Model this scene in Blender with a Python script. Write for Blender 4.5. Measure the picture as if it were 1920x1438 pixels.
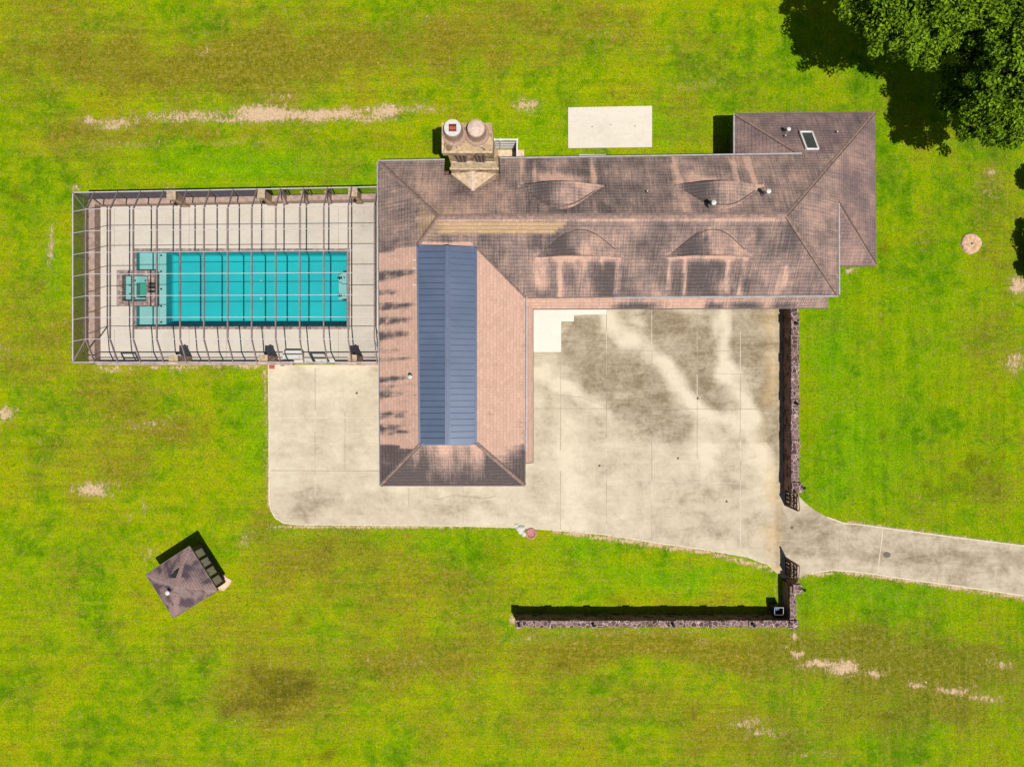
import bpy, bmesh, math, random
from mathutils import Vector, Matrix, noise
random.seed(7)
for o in list(bpy.data.objects): bpy.data.objects.remove(o)
SC = bpy.context.scene
COL = SC.collection

# ------------------------------------------------------------------ camera, sky, sun, exposure
H = 49.0; F = 1280.0                    # drone height in metres, focal length in photo pixels
cam_d = bpy.data.cameras.new('camera'); cam = bpy.data.objects.new('camera', cam_d); COL.objects.link(cam)
cam.location = (0, 0, H); cam.rotation_euler = (0, 0, 0)
cam_d.sensor_fit = 'HORIZONTAL'; cam_d.sensor_width = 36.0; cam_d.lens = 36.0*F/1920.0
cam_d.clip_start = 0.5; cam_d.clip_end = 3000
SC.camera = cam
SUN = Vector((.167, -.339, 1.0)).normalized()
w = bpy.data.worlds.new('World'); SC.world = w; w.use_nodes = True
nt = w.node_tree; sky = nt.nodes.new('ShaderNodeTexSky'); sky.sky_type = 'NISHITA'; sky.sun_disc = False
sky.sun_elevation = math.asin(SUN.z); sky.sun_rotation = math.atan2(SUN.x, SUN.y)
nt.links.new(sky.outputs[0], nt.nodes['Background'].inputs[0]); nt.nodes['Background'].inputs[1].default_value = 0.05
sd = bpy.data.lights.new('sun', 'SUN'); sd.energy = 5.0; sd.angle = math.radians(.5); sd.color = (1, .955, .88)
so = bpy.data.objects.new('sun', sd); COL.objects.link(so); so.rotation_euler = SUN.to_track_quat('Z', 'Y').to_euler(); so.location = (20, -40, 60)
SC.render.engine = 'CYCLES'
SC.view_settings.view_transform = 'Standard'; SC.view_settings.look = 'None'; SC.view_settings.gamma = 1; SC.view_settings.exposure = 0.28
SC.cycles.max_bounces = 8; SC.cycles.transparent_max_bounces = 24

# ------------------------------------------------------------------ survey helpers
def P(px, py, h=0.0):
    k = (H-h)/F
    return Vector(((px-960)*k, (719-py)*k, h))
def pix(v):
    k = F/(H-v[2]); return 960+v[0]*k, 719-v[1]*k
def fbm(x, y, z=0, o=4): return noise.fractal(Vector((x, y, z)), 1.0, 2.0, o)

# ------------------------------------------------------------------ materials
def ramp(nt, fac, stops, interp='LINEAR'):
    r = nt.nodes.new('ShaderNodeValToRGB'); r.color_ramp.interpolation = interp
    e = r.color_ramp.elements
    while len(e) < len(stops): e.new(0.5)
    for el, (p, c) in zip(e, stops):
        el.position = p; el.color = (c, c, c, 1) if not hasattr(c, '__len__') else (*c, 1)
    nt.links.new(fac, r.inputs[0]); return r.outputs[0]
def math_n(nt, op, a, b=None, clamp=False):
    m = nt.nodes.new('ShaderNodeMath'); m.operation = op; m.use_clamp = clamp
    for i, v in enumerate((a, b)):
        if v is None: continue
        if isinstance(v, (int, float)): m.inputs[i].default_value = v
        else: nt.links.new(v, m.inputs[i])
    return m.outputs[0]
def mixc(nt, fac, a, b, mode='MIX'):
    m = nt.nodes.new('ShaderNodeMix'); m.data_type = 'RGBA'; m.blend_type = mode
    for s, v in ((m.inputs[0], fac), (m.inputs[6], a), (m.inputs[7], b)):
        if isinstance(v, (int, float)): s.default_value = v
        elif isinstance(v, tuple): s.default_value = (*v, 1)
        else: nt.links.new(v, s)
    return m.outputs[2]
def noise_n(nt, vec, scale, detail=4, rough=.55, dist=0):
    n = nt.nodes.new('ShaderNodeTexNoise'); n.inputs['Scale'].default_value = scale; n.inputs['Detail'].default_value = detail
    n.inputs['Roughness'].default_value = rough; n.inputs['Distortion'].default_value = dist
    if vec is not None: nt.links.new(vec, n.inputs['Vector'])
    return n.outputs[0]
def mapping(nt, vec, scale=(1, 1, 1), rot=(0, 0, 0)):
    m = nt.nodes.new('ShaderNodeMapping'); m.inputs['Scale'].default_value = scale; m.inputs['Rotation'].default_value = rot
    nt.links.new(vec, m.inputs[0]); return m.outputs[0]
def new_mat(name, rough=.8, spec=.3, metal=0):
    m = bpy.data.materials.new(name); m.use_nodes = True; n = m.node_tree
    b = n.nodes['Principled BSDF']; b.inputs['Roughness'].default_value = rough
    b.inputs['Specular IOR Level'].default_value = spec; b.inputs['Metallic'].default_value = metal
    g = n.nodes.new('ShaderNodeNewGeometry').outputs['Position']
    return m, n, b, g
def bump(nt, b, h, strength=.4, dist=.02):
    bn = nt.nodes.new('ShaderNodeBump'); bn.inputs['Strength'].default_value = strength; bn.inputs['Distance'].default_value = dist
    nt.links.new(h, bn.inputs['Height']); nt.links.new(bn.outputs[0], b.inputs['Normal'])
def attr(nt, name='paint'):
    a = nt.nodes.new('ShaderNodeAttribute'); a.attribute_name = name
    s = nt.nodes.new('ShaderNodeSeparateColor'); nt.links.new(a.outputs['Color'], s.inputs[0])
    return s.outputs[0], s.outputs[1], s.outputs[2], a.outputs['Alpha']
def simple(name, col, rough=.7, var=.25, scale=3, metal=0, spec=.3, bs=.2):
    m, n, b, g = new_mat(name, rough, spec, metal)
    f = noise_n(n, g, scale, 5, .6)
    lo = tuple(c*(1-var) for c in col); hi = tuple(min(1, c*(1+var)) for c in col)
    n.links.new(ramp(n, f, [(.3, lo), (.7, hi)]), b.inputs['Base Color'])
    bump(n, b, noise_n(n, g, scale*8, 3), bs, .01)
    return m

def mat_lawn():
    m, n, b, g = new_mat('lawn_grass', 1.0, 0)
    dry, dirt, lush, dark = attr(n)
    n0 = noise_n(n, g, .16, 5, .6, .5); n1 = noise_n(n, g, .8, 7, .72, .3); n2 = noise_n(n, g, 3.2, 6, .75); n3 = noise_n(n, g, 11, 5, .8); n4 = noise_n(n, g, 34, 3, .7)
    st = noise_n(n, mapping(n, g, (.35, 2.6, 1), (0, 0, .05)), 1.1, 6, .7)
    def dv(x, k): return math_n(n, 'MULTIPLY', math_n(n, 'SUBTRACT', x, .5), k)
    bf = math_n(n, 'ADD', n0, dv(n1, 1.1))
    base = ramp(n, bf, [(.28, (.080, .185, .001)), (.42, (.150, .260, .001)), (.56, (.240, .305, .001)), (.72, (.260, .265, .004))])
    lushc = ramp(n, n1, [(.3, (.085, .245, .001)), (.5, (.150, .300, .001)), (.7, (.215, .345, .001))])
    lf = ramp(n, math_n(n, 'ADD', lush, dv(n1, 1.4)), [(.1, 0.0), (.9, 1.0)])
    c = mixc(n, lf, base, lushc)
    dryc = ramp(n, n2, [(.3, (.100, .094, .004)), (.5, (.190, .170, .008)), (.7, (.31, .25, .062))])
    f = math_n(n, 'ADD', math_n(n, 'ADD', dry, dv(st, 1.5)), dv(n2, 1.6))
    f = ramp(n, f, [(.10, 0.0), (.78, .95)])
    c = mixc(n, f, c, dryc)
    c = mixc(n, math_n(n, 'MULTIPLY', ramp(n, math_n(n, 'ADD', dark, dv(n1, 1.6)), [(.25, 0.0), (.7, .9)]), ramp(n, n2, [(.3, .95), (.75, .5)])), c, (.062, .062, .005))
    # scattered dark clover tufts
    v = n.nodes.new('ShaderNodeTexVoronoi'); v.inputs['Scale'].default_value = 1.9
    wv = n.nodes.new('ShaderNodeTexNoise'); wv.inputs['Scale'].default_value = .9; n.links.new(g, wv.inputs['Vector']); wa = n.nodes.new('ShaderNodeVectorMath'); wa.operation = 'ADD'; ws = n.nodes.new('ShaderNodeVectorMath'); ws.operation = 'SCALE'; ws.inputs['Scale'].default_value = 3.0
    n.links.new(wv.outputs['Color'], ws.inputs[0]); n.links.new(ws.outputs[0], wa.inputs[0]); n.links.new(g, wa.inputs[1]); n.links.new(wa.outputs[0], v.inputs['Vector'])
    cl = math_n(n, 'MULTIPLY', ramp(n, math_n(n, 'ADD', v.outputs['Distance'], dv(n3, .5)), [(.10, 1.0), (.34, 0.0)]), ramp(n, math_n(n, 'ADD', n0, dv(n2, 1.5)), [(.54, 0.0), (.70, .7)]))
    c = mixc(n, cl, c, (.05, .115, .006))
    # mower passes: faint stripes up and down on the east lawn, slanting on the south-west
    sx = n.nodes.new('ShaderNodeSeparateXYZ'); n.links.new(g, sx.inputs[0])
    mv = noise_n(n, mapping(n, g, (2.2, .10, 1)), 1.0, 4, .7); mw = noise_n(n, mapping(n, g, (.10, 1.7, 1), (0, 0, .55)), 1.0, 4, .7); mh = noise_n(n, mapping(n, g, (.08, 2.0, 1), (0, 0, .02)), 1.0, 4, .7)
    east = ramp(n, math_n(n, 'MULTIPLY', sx.outputs[0], .05), [(.80, 0.0), (1.0, 1.0)]); west = ramp(n, math_n(n, 'MULTIPLY', math_n(n, 'ADD', math_n(n, 'MULTIPLY', sx.outputs[0], -.03), math_n(n, 'MULTIPLY', sx.outputs[1], -.03)), 1.0), [(.65, 0.0), (1.1, 1.0)])
    mm = mixc(n, west, mixc(n, east, mh, mv), mw)
    c = mixc(n, .6, c, ramp(n, mm, [(.35, (.80, .84, .7)), (.5, (1, 1, 1)), (.65, (1.22, 1.14, 1.1))]), 'MULTIPLY')
    c = mixc(n, math_n(n, 'MULTIPLY', east, .9), c, mixc(n, 1.0, c, (.80, .92, 1.0), 'MULTIPLY'))
    md = noise_n(n, g, 1.5, 6, .78, .6)
    c = mixc(n, .62, c, ramp(n, md, [(.33, (.60, .68, .6)), (.44, (.86, .92, .9)), (.56, (1.04, 1.02, 1)), (.68, (1.36, 1.16, 1.4))]), 'MULTIPLY')
    c = mixc(n, .9, c, ramp(n, noise_n(n, g, 5.5, 5, .8), [(.34, (.66, .70, .6)), (.5, (1, 1, 1)), (.66, (1.34, 1.26, 1.5))]), 'MULTIPLY')
    gr = ramp(n, n3, [(.30, (.55, .58, .5)), (.5, (1, 1, 1)), (.70, (1.42, 1.32, 1.8))])
    c = mixc(n, .9, c, gr, 'MULTIPLY')
    c = mixc(n, .9, c, ramp(n, n4, [(.3, .68), (.7, 1.32)]), 'MULTIPLY')
    s2 = noise_n(n, mapping(n, g, (1.7, 1.0, 1)), 2.3, 9, .88, .8)
    d = math_n(n, 'ADD', dirt, dv(s2, 4.4))
    halo = ramp(n, d, [(.22, 0.0), (.60, .8)])
    c = mixc(n, halo, c, mixc(n, n3, (.13, .115, .025), (.36, .26, .10)))
    d = ramp(n, d, [(.56, 0.0), (.62, 1.0)])
    sand = ramp(n, noise_n(n, g, 7, 5, .75), [(.3, (.38, .25, .14)), (.5, (.54, .38, .24)), (.7, (.66, .50, .34))])
    c = mixc(n, d, c, sand)
    n.links.new(c, b.inputs['Base Color'])
    bump(n, b, math_n(n, 'ADD', n3, n4), 1.0, .06)
    return m
def mat_concrete(name='concrete', lo=(.165, .125, .075), hi=(.49, .43, .325)):
    m, n, b, g = new_mat(name, .85, .25)
    st, br, org, _ = attr(n)
    n1 = noise_n(n, g, .6, 7, .65, .6); n2 = noise_n(n, g, 3.5, 6, .7); n3 = noise_n(n, g, 25, 3, .7)
    f = math_n(n, 'ADD', st, math_n(n, 'MULTIPLY', math_n(n, 'SUBTRACT', n1, .5), 1.2))
    f = math_n(n, 'ADD', f, math_n(n, 'MULTIPLY', math_n(n, 'SUBTRACT', n2, .5), .8))
    f = math_n(n, 'MULTIPLY', f, .8); strk = noise_n(n, mapping(n, g, (.5, 2.2, 1), (0, 0, -.7)), .8, 7, .7, 1.0); f = math_n(n, 'ADD', f, math_n(n, 'MULTIPLY', math_n(n, 'SUBTRACT', strk, .5), .7))
    c = ramp(n, f, [(.0, hi), (.5, tuple(x*.62+y*.38 for x, y in zip(hi, lo))), (1.0, lo)])
    c = mixc(n, br, c, (.66, .63, .56))
    c = mixc(n, math_n(n, 'MULTIPLY', org, n2), c, (.45, .27, .08))
    c = mixc(n, .7, c, ramp(n, n3, [(.3, .86), (.7, 1.12)]), 'MULTIPLY')
    n.links.new(c, b.inputs['Base Color']); bump(n, b, n3, .25, .008)
    return m
def mat_shingle(name='roof_shingle', clean=(.43, .275, .212), stained=(.082, .066, .065), row=.235, bw=.34):
    m, n, b, g = new_mat(name, .92, .15)
    st, gold, pur, dk = attr(n)
    uv = n.nodes.new('ShaderNodeUVMap').outputs[0]
    dn = n.nodes.new('ShaderNodeTexNoise'); dn.inputs['Scale'].default_value = 2.2; dn.inputs['Detail'].default_value = 3; n.links.new(uv, dn.inputs['Vector'])
    ds = n.nodes.new('ShaderNodeVectorMath'); ds.operation = 'SCALE'; ds.inputs['Scale'].default_value = .16; n.links.new(dn.outputs['Color'], ds.inputs[0])
    da = n.nodes.new('ShaderNodeVectorMath'); da.operation = 'ADD'; n.links.new(uv, da.inputs[0]); n.links.new(ds.outputs[0], da.inputs[1]); uv0 = uv; uv = da.outputs[0]
    streak = noise_n(n, mapping(n, uv0, (11, .42, 1)), 1, 9, .86)
    blot = noise_n(n, mapping(n, uv, (1, 1, 1)), .9, 5, .6)
    f = math_n(n, 'ADD', st, math_n(n, 'MULTIPLY', math_n(n, 'SUBTRACT', streak, .5), 2.3))
    f = math_n(n, 'ADD', f, math_n(n, 'MULTIPLY', math_n(n, 'SUBTRACT', blot, .5), .9))
    c = ramp(n, f, [(.08, clean), (.5, (.215, .155, .135)), (.90, stained)])
    c = mixc(n, math_n(n, 'MULTIPLY', gold, .8), c, (.40, .27, .15))
    c = mixc(n, math_n(n, 'MULTIPLY', pur, .55), c, (.100, .066, .080))
    br = n.nodes.new('ShaderNodeTexBrick'); n.links.new(uv, br.inputs['Vector'])
    br.inputs['Scale'].default_value = 1; br.inputs['Brick Width'].default_value = bw; br.inputs['Row Height'].default_value = row
    br.inputs['Mortar Size'].default_value = .014; br.inputs['Mortar Smooth'].default_value = .3; br.inputs['Bias'].default_value = 0
    br.inputs['Color1'].default_value = (.90, .90, .91, 1); br.inputs['Color2'].default_value = (1.10, 1.09, 1.08, 1); br.inputs['Mortar'].default_value = (.88, .86, .86, 1)
    c = mixc(n, .8, c, br.outputs[0], 'MULTIPLY')
    # butt-edge shade line of each course: a saw-tooth bump, and darkening painted into the colour
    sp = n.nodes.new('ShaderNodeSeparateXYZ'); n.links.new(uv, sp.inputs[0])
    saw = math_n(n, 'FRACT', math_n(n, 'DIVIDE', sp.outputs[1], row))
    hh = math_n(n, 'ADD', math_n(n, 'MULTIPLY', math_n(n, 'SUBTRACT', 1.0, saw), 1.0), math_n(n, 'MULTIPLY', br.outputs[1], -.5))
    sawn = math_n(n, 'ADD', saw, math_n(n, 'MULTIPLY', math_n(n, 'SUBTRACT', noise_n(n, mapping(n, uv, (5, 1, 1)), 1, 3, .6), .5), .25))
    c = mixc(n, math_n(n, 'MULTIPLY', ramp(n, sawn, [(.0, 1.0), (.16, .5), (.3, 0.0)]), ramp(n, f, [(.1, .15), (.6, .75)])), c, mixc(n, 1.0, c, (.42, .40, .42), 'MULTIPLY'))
    c = mixc(n, .75, c, ramp(n, noise_n(n, mapping(n, uv, (30, 6, 1)), 1, 3, .7), [(.3, .8), (.7, 1.2)]), 'MULTIPLY')
    n.links.new(c, b.inputs['Base Color']); bump(n, b, hh, .45, .02)
    return m
def mat_stone(name, stone=((.055, .032, .028), (.15, .10, .095)), mortar=(.50, .40, .36), scale=3.2, edge=.07):
    m, n, b, g = new_mat(name, .9, .2)
    warp = n.nodes.new('ShaderNodeVectorMath'); warp.operation = 'ADD'
    nn = n.nodes.new('ShaderNodeTexNoise'); nn.inputs['Scale'].default_value = 2.5; n.links.new(g, nn.inputs['Vector'])
    sc = n.nodes.new('ShaderNodeVectorMath'); sc.operation = 'SCALE'; sc.inputs['Scale'].default_value = .25; n.links.new(nn.outputs['Color'], sc.inputs[0])
    n.links.new(g, warp.inputs[0]); n.links.new(sc.outputs[0], warp.inputs[1])
    v1 = n.nodes.new('ShaderNodeTexVoronoi'); v1.feature = 'DISTANCE_TO_EDGE'; v1.inputs['Scale'].default_value = scale; n.links.new(warp.outputs[0], v1.inputs['Vector'])
    v2 = n.nodes.new('ShaderNodeTexVoronoi'); v2.inputs['Scale'].default_value = scale; n.links.new(warp.outputs[0], v2.inputs['Vector'])
    s = n.nodes.new('ShaderNodeSeparateColor'); n.links.new(v2.outputs['Color'], s.inputs[0])
    c = ramp(n, s.outputs[0], [(0, stone[0]), (.6, stone[1]), (1, tuple(x*1.5 for x in stone[1]))])
    c = mixc(n, .6, c, ramp(n, noise_n(n, g, 14, 4), [(.3, .7), (.7, 1.3)]), 'MULTIPLY')
    f = ramp(n, v1.outputs[0], [(edge*.7, 1.0), (edge*1.3, 0.0)])
    c = mixc(n, f, c, mortar)
    n.links.new(c, b.inputs['Base Color']); bump(n, b, ramp(n, v1.outputs[0], [(0, 0.0), (.12, 1.0)]), .6, .04)
    return m
def mat_metalroof():
    m, n, b, g = new_mat('blue_metal', .42, .5, .2)
    c = ramp(n, noise_n(n, g, .5, 5, .6), [(.3, (.076, .104, .160)), (.7, (.100, .132, .198))])
    n.links.new(c, b.inputs['Base Color']); b.inputs['Roughness'].default_value = .30
    return m
def mat_mesh(name, dens, col=(.02, .022, .02)):
    m = bpy.data.materials.new(name); m.use_nodes = True; n = m.node_tree; n.nodes.clear()
    o = n.nodes.new('ShaderNodeOutputMaterial'); mx = n.nodes.new('ShaderNodeMixShader'); mx.inputs[0].default_value = dens
    t = n.nodes.new('ShaderNodeBsdfTransparent'); d = n.nodes.new('ShaderNodeBsdfDiffuse'); d.inputs[0].default_value = (*col, 1)
    n.links.new(t.outputs[0], mx.inputs[1]); n.links.new(d.outputs[0], mx.inputs[2]); n.links.new(mx.outputs[0], o.inputs[0])
    return m
def mat_water():
    m = bpy.data.materials.new('pool_water'); m.use_nodes = True; n = m.node_tree; n.nodes.clear()
    o = n.nodes.new('ShaderNodeOutputMaterial'); mx = n.nodes.new('ShaderNodeMixShader')
    t = n.nodes.new('ShaderNodeBsdfTransparent'); t.inputs[0].default_value = (.86, .97, .97, 1)
    d = n.nodes.new('ShaderNodeBsdfGlossy'); d.inputs['Roughness'].default_value = .03
    fr = n.nodes.new('ShaderNodeFresnel'); fr.inputs[0].default_value = 1.33
    g = n.nodes.new('ShaderNodeNewGeometry').outputs['Position']
    bn = n.nodes.new('ShaderNodeBump'); bn.inputs['Strength'].default_value = .25; bn.inputs['Distance'].default_value = .03
    n.links.new(noise_n(n, g, 3, 3), bn.inputs['Height'])
    for x in (d, fr): n.links.new(bn.outputs[0], x.inputs['Normal'])
    n.links.new(fr.outputs[0], mx.inputs[0]); n.links.new(t.outputs[0], mx.inputs[1]); n.links.new(d.outputs[0], mx.inputs[2]); n.links.new(mx.outputs[0], o.inputs[0])
    return m
def mat_leaf(name='oak_leaves', a=(.012, .045, .001), bb=(.21, .35, .008)):
    m, n, b, g = new_mat(name, .6, .12)
    r, gg, _, _ = attr(n)
    c = mixc(n, r, a, bb)
    n.links.new(c, b.inputs['Base Color'])
    o = n.nodes['Material Output']; tr = n.nodes.new('ShaderNodeBsdfTranslucent'); n.links.new(c, tr.inputs[0])
    mx = n.nodes.new('ShaderNodeMixShader'); mx.inputs[0].default_value = .22
    n.links.new(b.outputs[0], mx.inputs[1]); n.links.new(tr.outputs[0], mx.inputs[2]); n.links.new(mx.outputs[0], o.inputs[0])
    return m
M = {
 'lawn': mat_lawn(), 'concrete': mat_concrete(), 'deckc': mat_concrete('deck_concrete', (.29, .26, .215), (.51, .465, .395)),
 'new_concrete': mat_concrete('new_concrete', (.40, .37, .31), (.56, .53, .47)),
 'joint': simple('joint', (.26, .225, .165), .9, .3, 6), 'joint_light': simple('joint_light', (.46, .40, .31), .9, .2, 6),
 'shingle': mat_shingle(), 'shed_shingle': mat_shingle('shed_shingle', (.22, .145, .14), (.052, .038, .048), .16, .3),
 'cap': simple('ridge_shingle', (.20, .135, .115), .9, .35, 4), 'cap_dark': simple('ridge_dark', (.16, .11, .095), .9, .35, 4),
 'gutter': simple('gutter_metal', (.28, .27, .27), .5, .2, 3), 'fascia': simple('fascia_paint', (.12, .09, .085), .7, .3, 3),
 'stone': mat_stone('field_stone', ((.05, .026, .02), (.15, .085, .07)), (.20, .14, .11), 2.4, .05), 'wall_top': mat_stone('wall_cap_stone', ((.045, .024, .022), (.125, .075, .070)), (.36, .275, .26), 3.4, .045),
 'chim': mat_stone('chimney_stone', ((.14, .09, .05), (.34, .235, .14)), (.42, .33, .22), 2.6, .03),
 'tan': simple('tan_mortar', (.40, .30, .20), .9, .35, 5), 'brick': simple('flue_brick', (.30, .20, .155), .9, .3, 8),
 'terracotta': simple('terracotta', (.28, .07, .045), .8, .3, 6), 'capstone': simple('cap_render', (.45, .34, .28), .85, .25, 6),
 'plaster': simple('pale_render', (.44, .42, .40), .8, .12, 6), 'white': simple('white_paint', (.50, .49, .47), .5, .1, 3),
 'blue': mat_metalroof(), 'blue_trim': simple('blue_trim', (.065, .075, .14), .45, .15, 2, 0, .5), 'seam': simple('blue_seam', (.035, .05, .095), .45, .1, 2, 0, .5),
 'bronze': simple('bronze_frame', (.175, .13, .125), .5, .2, 3), 'pale_frame': simple('pale_frame', (.40, .37, .39), .5, .15, 3),
 'mesh': mat_mesh('roof_screen', .10, (.05, .045, .05)), 'mesh_wall': mat_mesh('wall_screen', .16), 'mesh_north': mat_mesh('dark_screen', .82, (.13, .11, .15)), 'mesh_west': mat_mesh('privacy_screen', .62, (.035, .045, .035)),
 'coping': mat_stone('brick_coping', ((.12, .09, .085), (.26, .19, .17)), (.30, .24, .21), 5, .05),
 'pool_deep': simple('pool_plaster', (.001, .34, .37), .7, .10, .35), 'pool_shelf': simple('pool_shelf', (.22, .39, .375), .7, .08, 1),
 'pool_step': simple('pool_step', (.23, .40, .39), .7, .06, 1), 'spa_floor': simple('spa_floor', (.05, .27, .19), .7, .1, 1), 'tile': simple('waterline_tile', (.04, .17, .18), .4, .3, 9),
 'water': mat_water(), 'knee': simple('knee_wall_render', (.33, .235, .19), .85, .3, 3), 'pillar_tan': simple('tan_pillar', (.40, .27, .18), .85, .3, 4),
 'black': simple('black_metal', (.015, .015, .017), .5, .2, 4), 'dark': simple('dark_iron', (.05, .022, .016), .7, .4, 8), 'rust': simple('rusty_iron', (.20, .085, .06), .8, .5, 9),
 'glass': simple('window_glass', (.05, .055, .05), .12, .1, 1, 0, .9, 0), 'shed_glass': simple('shed_glass', (.80, .62, .74), .6, .05, 1, 0, .1, 0),  # shed panes: reflected light put into the pale base, tinted against green bounce
 'wood': simple('dark_wood', (.09, .055, .045), .8, .4, 6), 'trunk': simple('oak_bark', (.09, .07, .055), .95, .4, 6, bs=.8),
 'leaf': mat_leaf(), 'leaf2': mat_leaf('dark_leaves', (.012, .04, .004), (.05, .115, .01)), 'cutwood': simple('cut_wood', (.42, .27, .17), .9, .4, 5, bs=.6),
 'sand': simple('sand', (.50, .36, .25), .95, .3, 5), 'pinkstone': simple('pink_stone', (.34, .15, .13), .9, .4, 8), 'bluebox': simple('blue_plastic', (.02, .10, .28), .4, .2, 4),
 'iron': simple('cast_iron', (.10, .085, .065), .7, .3, 20), 'bulb': simple('lantern_glass', (.60, .60, .60), .3, .1, 5),
}

# ------------------------------------------------------------------ mesh builder
class MB:
    def __init__(s): s.v = []; s.f = []; s.m = []; s.uv = []; s.paint = None; s.mats = []
    def mi(s, mat):
        if mat not in s.mats: s.mats.append(mat)
        return s.mats.index(mat)
    def face(s, pts, mat, uvs=None):
        i = len(s.v); s.v += [tuple(p) for p in pts]; s.f.append(tuple(range(i, i+len(pts)))); s.m.append(s.mi(mat)); s.uv.append(uvs)
    def hexa(s, p, mat):          # 8 points: bottom 4 (ccw from above), top 4
        i = len(s.v); s.v += [tuple(q) for q in p]
        for f in ((3, 2, 1, 0), (4, 5, 6, 7), (0, 1, 5, 4), (1, 2, 6, 5), (2, 3, 7, 6), (3, 0, 4, 7)):
            s.f.append(tuple(i+k for k in f)); s.m.append(s.mi(mat)); s.uv.append(None)
    def box(s, x0, x1, y0, y1, z0, z1, mat, top_in=0):
        t = top_in
        s.hexa([(x0, y0, z0), (x1, y0, z0), (x1, y1, z0), (x0, y1, z0), (x0+t, y0+t, z1), (x1-t, y0+t, z1), (x1-t, y1-t, z1), (x0+t, y1-t, z1)], mat)
    def prism(s, poly, z0, z1, mat):
        n = len(poly); i = len(s.v)
        s.v += [(p[0], p[1], z0) for p in poly]+[(p[0], p[1], z1) for p in poly]
        s.f.append(tuple(i+k for k in reversed(range(n)))); s.f.append(tuple(i+n+k for k in range(n)))
        for k in range(n): s.f.append((i+k, i+(k+1) % n, i+n+(k+1) % n, i+n+k))
        for _ in range(n+2): s.m.append(s.mi(mat)); s.uv.append(None)
    def bar(s, a, b, wd, hg, mat, up=Vector((0, 0, 1))):      # rectangular bar centred on a-b
        a = Vector(a); b = Vector(b); d = (b-a).normalized()
        if abs(d.dot(up)) > .99: up = Vector((0, 1, 0))
        r = d.cross(up).normalized(); u = r.cross(d).normalized(); r *= wd/2; u *= hg/2
        s.hexa([a-r-u, a+r-u, b+r-u, b-r-u, a-r+u, a+r+u, b+r+u, b-r+u], mat)
    def tube(s, pts, rad, mat, seg=8, cap=True):
        pts = [Vector(p) for p in pts]; n = len(pts)
        if not hasattr(rad, '__len__'): rad = [rad]*n
        i0 = len(s.v); ref = None
        for i, p in enumerate(pts):
            d = (pts[min(i+1, n-1)]-pts[max(i-1, 0)]).normalized()
            if ref is None: ref = Vector((1, 0, 0)) if abs(d.x) < .9 else Vector((0, 1, 0))
            a = (ref-d*ref.dot(d)).normalized(); b = d.cross(a); ref = a
            for k in range(seg):
                t = 2*math.pi*k/seg; s.v.append(tuple(p+(a*math.cos(t)+b*math.sin(t))*rad[i]))
        for i in range(n-1):
            for k in range(seg):
                q = i0+i*seg; s.f.append((q+k, q+(k+1) % seg, q+seg+(k+1) % seg, q+seg+k)); s.m.append(s.mi(mat)); s.uv.append(None)
        if cap:
            s.f.append(tuple(i0+k for k in reversed(range(seg)))); s.m.append(s.mi(mat)); s.uv.append(None)
            s.f.append(tuple(i0+(n-1)*seg+k for k in range(seg))); s.m.append(s.mi(mat)); s.uv.append(None)
    def lathe(s, c, prof, mat, seg=24):     # prof [(r,z)]
        for (r0, z0), (r1, z1) in zip(prof, prof[1:]):
            for k in range(seg):
                a, b = 2*math.pi*k/seg, 2*math.pi*(k+1)/seg
                pts = [(c[0]+r0*math.cos(a), c[1]+r0*math.sin(a), z0), (c[0]+r0*math.cos(b), c[1]+r0*math.sin(b), z0), (c[0]+r1*math.cos(b), c[1]+r1*math.sin(b), z1), (c[0]+r1*math.cos(a), c[1]+r1*math.sin(a), z1)]
                if r0 < 1e-4: pts = pts[1:]
                if r1 < 1e-4: pts = pts[:3]
                s.face(pts, mat)
    def build(s, name, parent=None, smooth=False, paint=None):
        me = bpy.data.meshes.new(name); me.from_pydata(s.v, [], s.f)
        for m in s.mats: me.materials.append(m)
        me.polygons.foreach_set('material_index', s.m)
        if any(u is not None for u in s.uv):
            ul = me.uv_layers.new(name='UVMap'); k = 0
            for u, f in zip(s.uv, s.f):
                for j in range(len(f)):
                    if u: ul.data[k].uv = u[j]
                    k += 1
        if paint:
            ca = me.color_attributes.new('paint', 'FLOAT_COLOR', 'POINT')
            flat = []
            for v in s.v: flat += paint(v)
            ca.data.foreach_set('color', flat)
        if smooth: me.polygons.foreach_set('use_smooth', [True]*len(s.f))
        me.update()
        o = bpy.data.objects.new(name, me); COL.objects.link(o)
        if parent is not None:
            o.parent = parent; o.matrix_parent_inverse = Matrix.Translation(-parent.location) if parent.type == 'EMPTY' else Matrix()
        return o
def tag(o, label=None, cat=None, group=None, kind=None):
    for k, v in (('label', label), ('category', cat), ('group', group), ('kind', kind)):
        if v: o[k] = v
    return o
def thing(name, loc, label, cat, group=None):
    o = bpy.data.objects.new(name, None); COL.objects.link(o); o.location = loc; o.empty_display_size = .3
    return tag(o, label, cat, group)
def cut_poly(pts, du, dv, U=Vector((1, 0, 0)), V=Vector((0, 1, 0))):
    bm = bmesh.new(); bm.faces.new([bm.verts.new(p) for p in pts])
    for ax, st in ((U, du), (V, dv)):
        vals = [Vector(p).dot(ax) for p in pts]; t = math.floor(min(vals)/st)*st+st+.0137
        while t < max(vals)-1e-3:
            bmesh.ops.bisect_plane(bm, geom=bm.verts[:]+bm.edges[:]+bm.faces[:], plane_co=ax*(t/ax.dot(ax)), plane_no=ax, dist=1e-5); t += st
    bm.faces.ensure_lookup_table(); bm.verts.index_update()
    vs = [v.co.copy() for v in bm.verts]; fs = [[v.index for v in f.verts] for f in bm.faces]; bm.free(); return vs, fs

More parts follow.
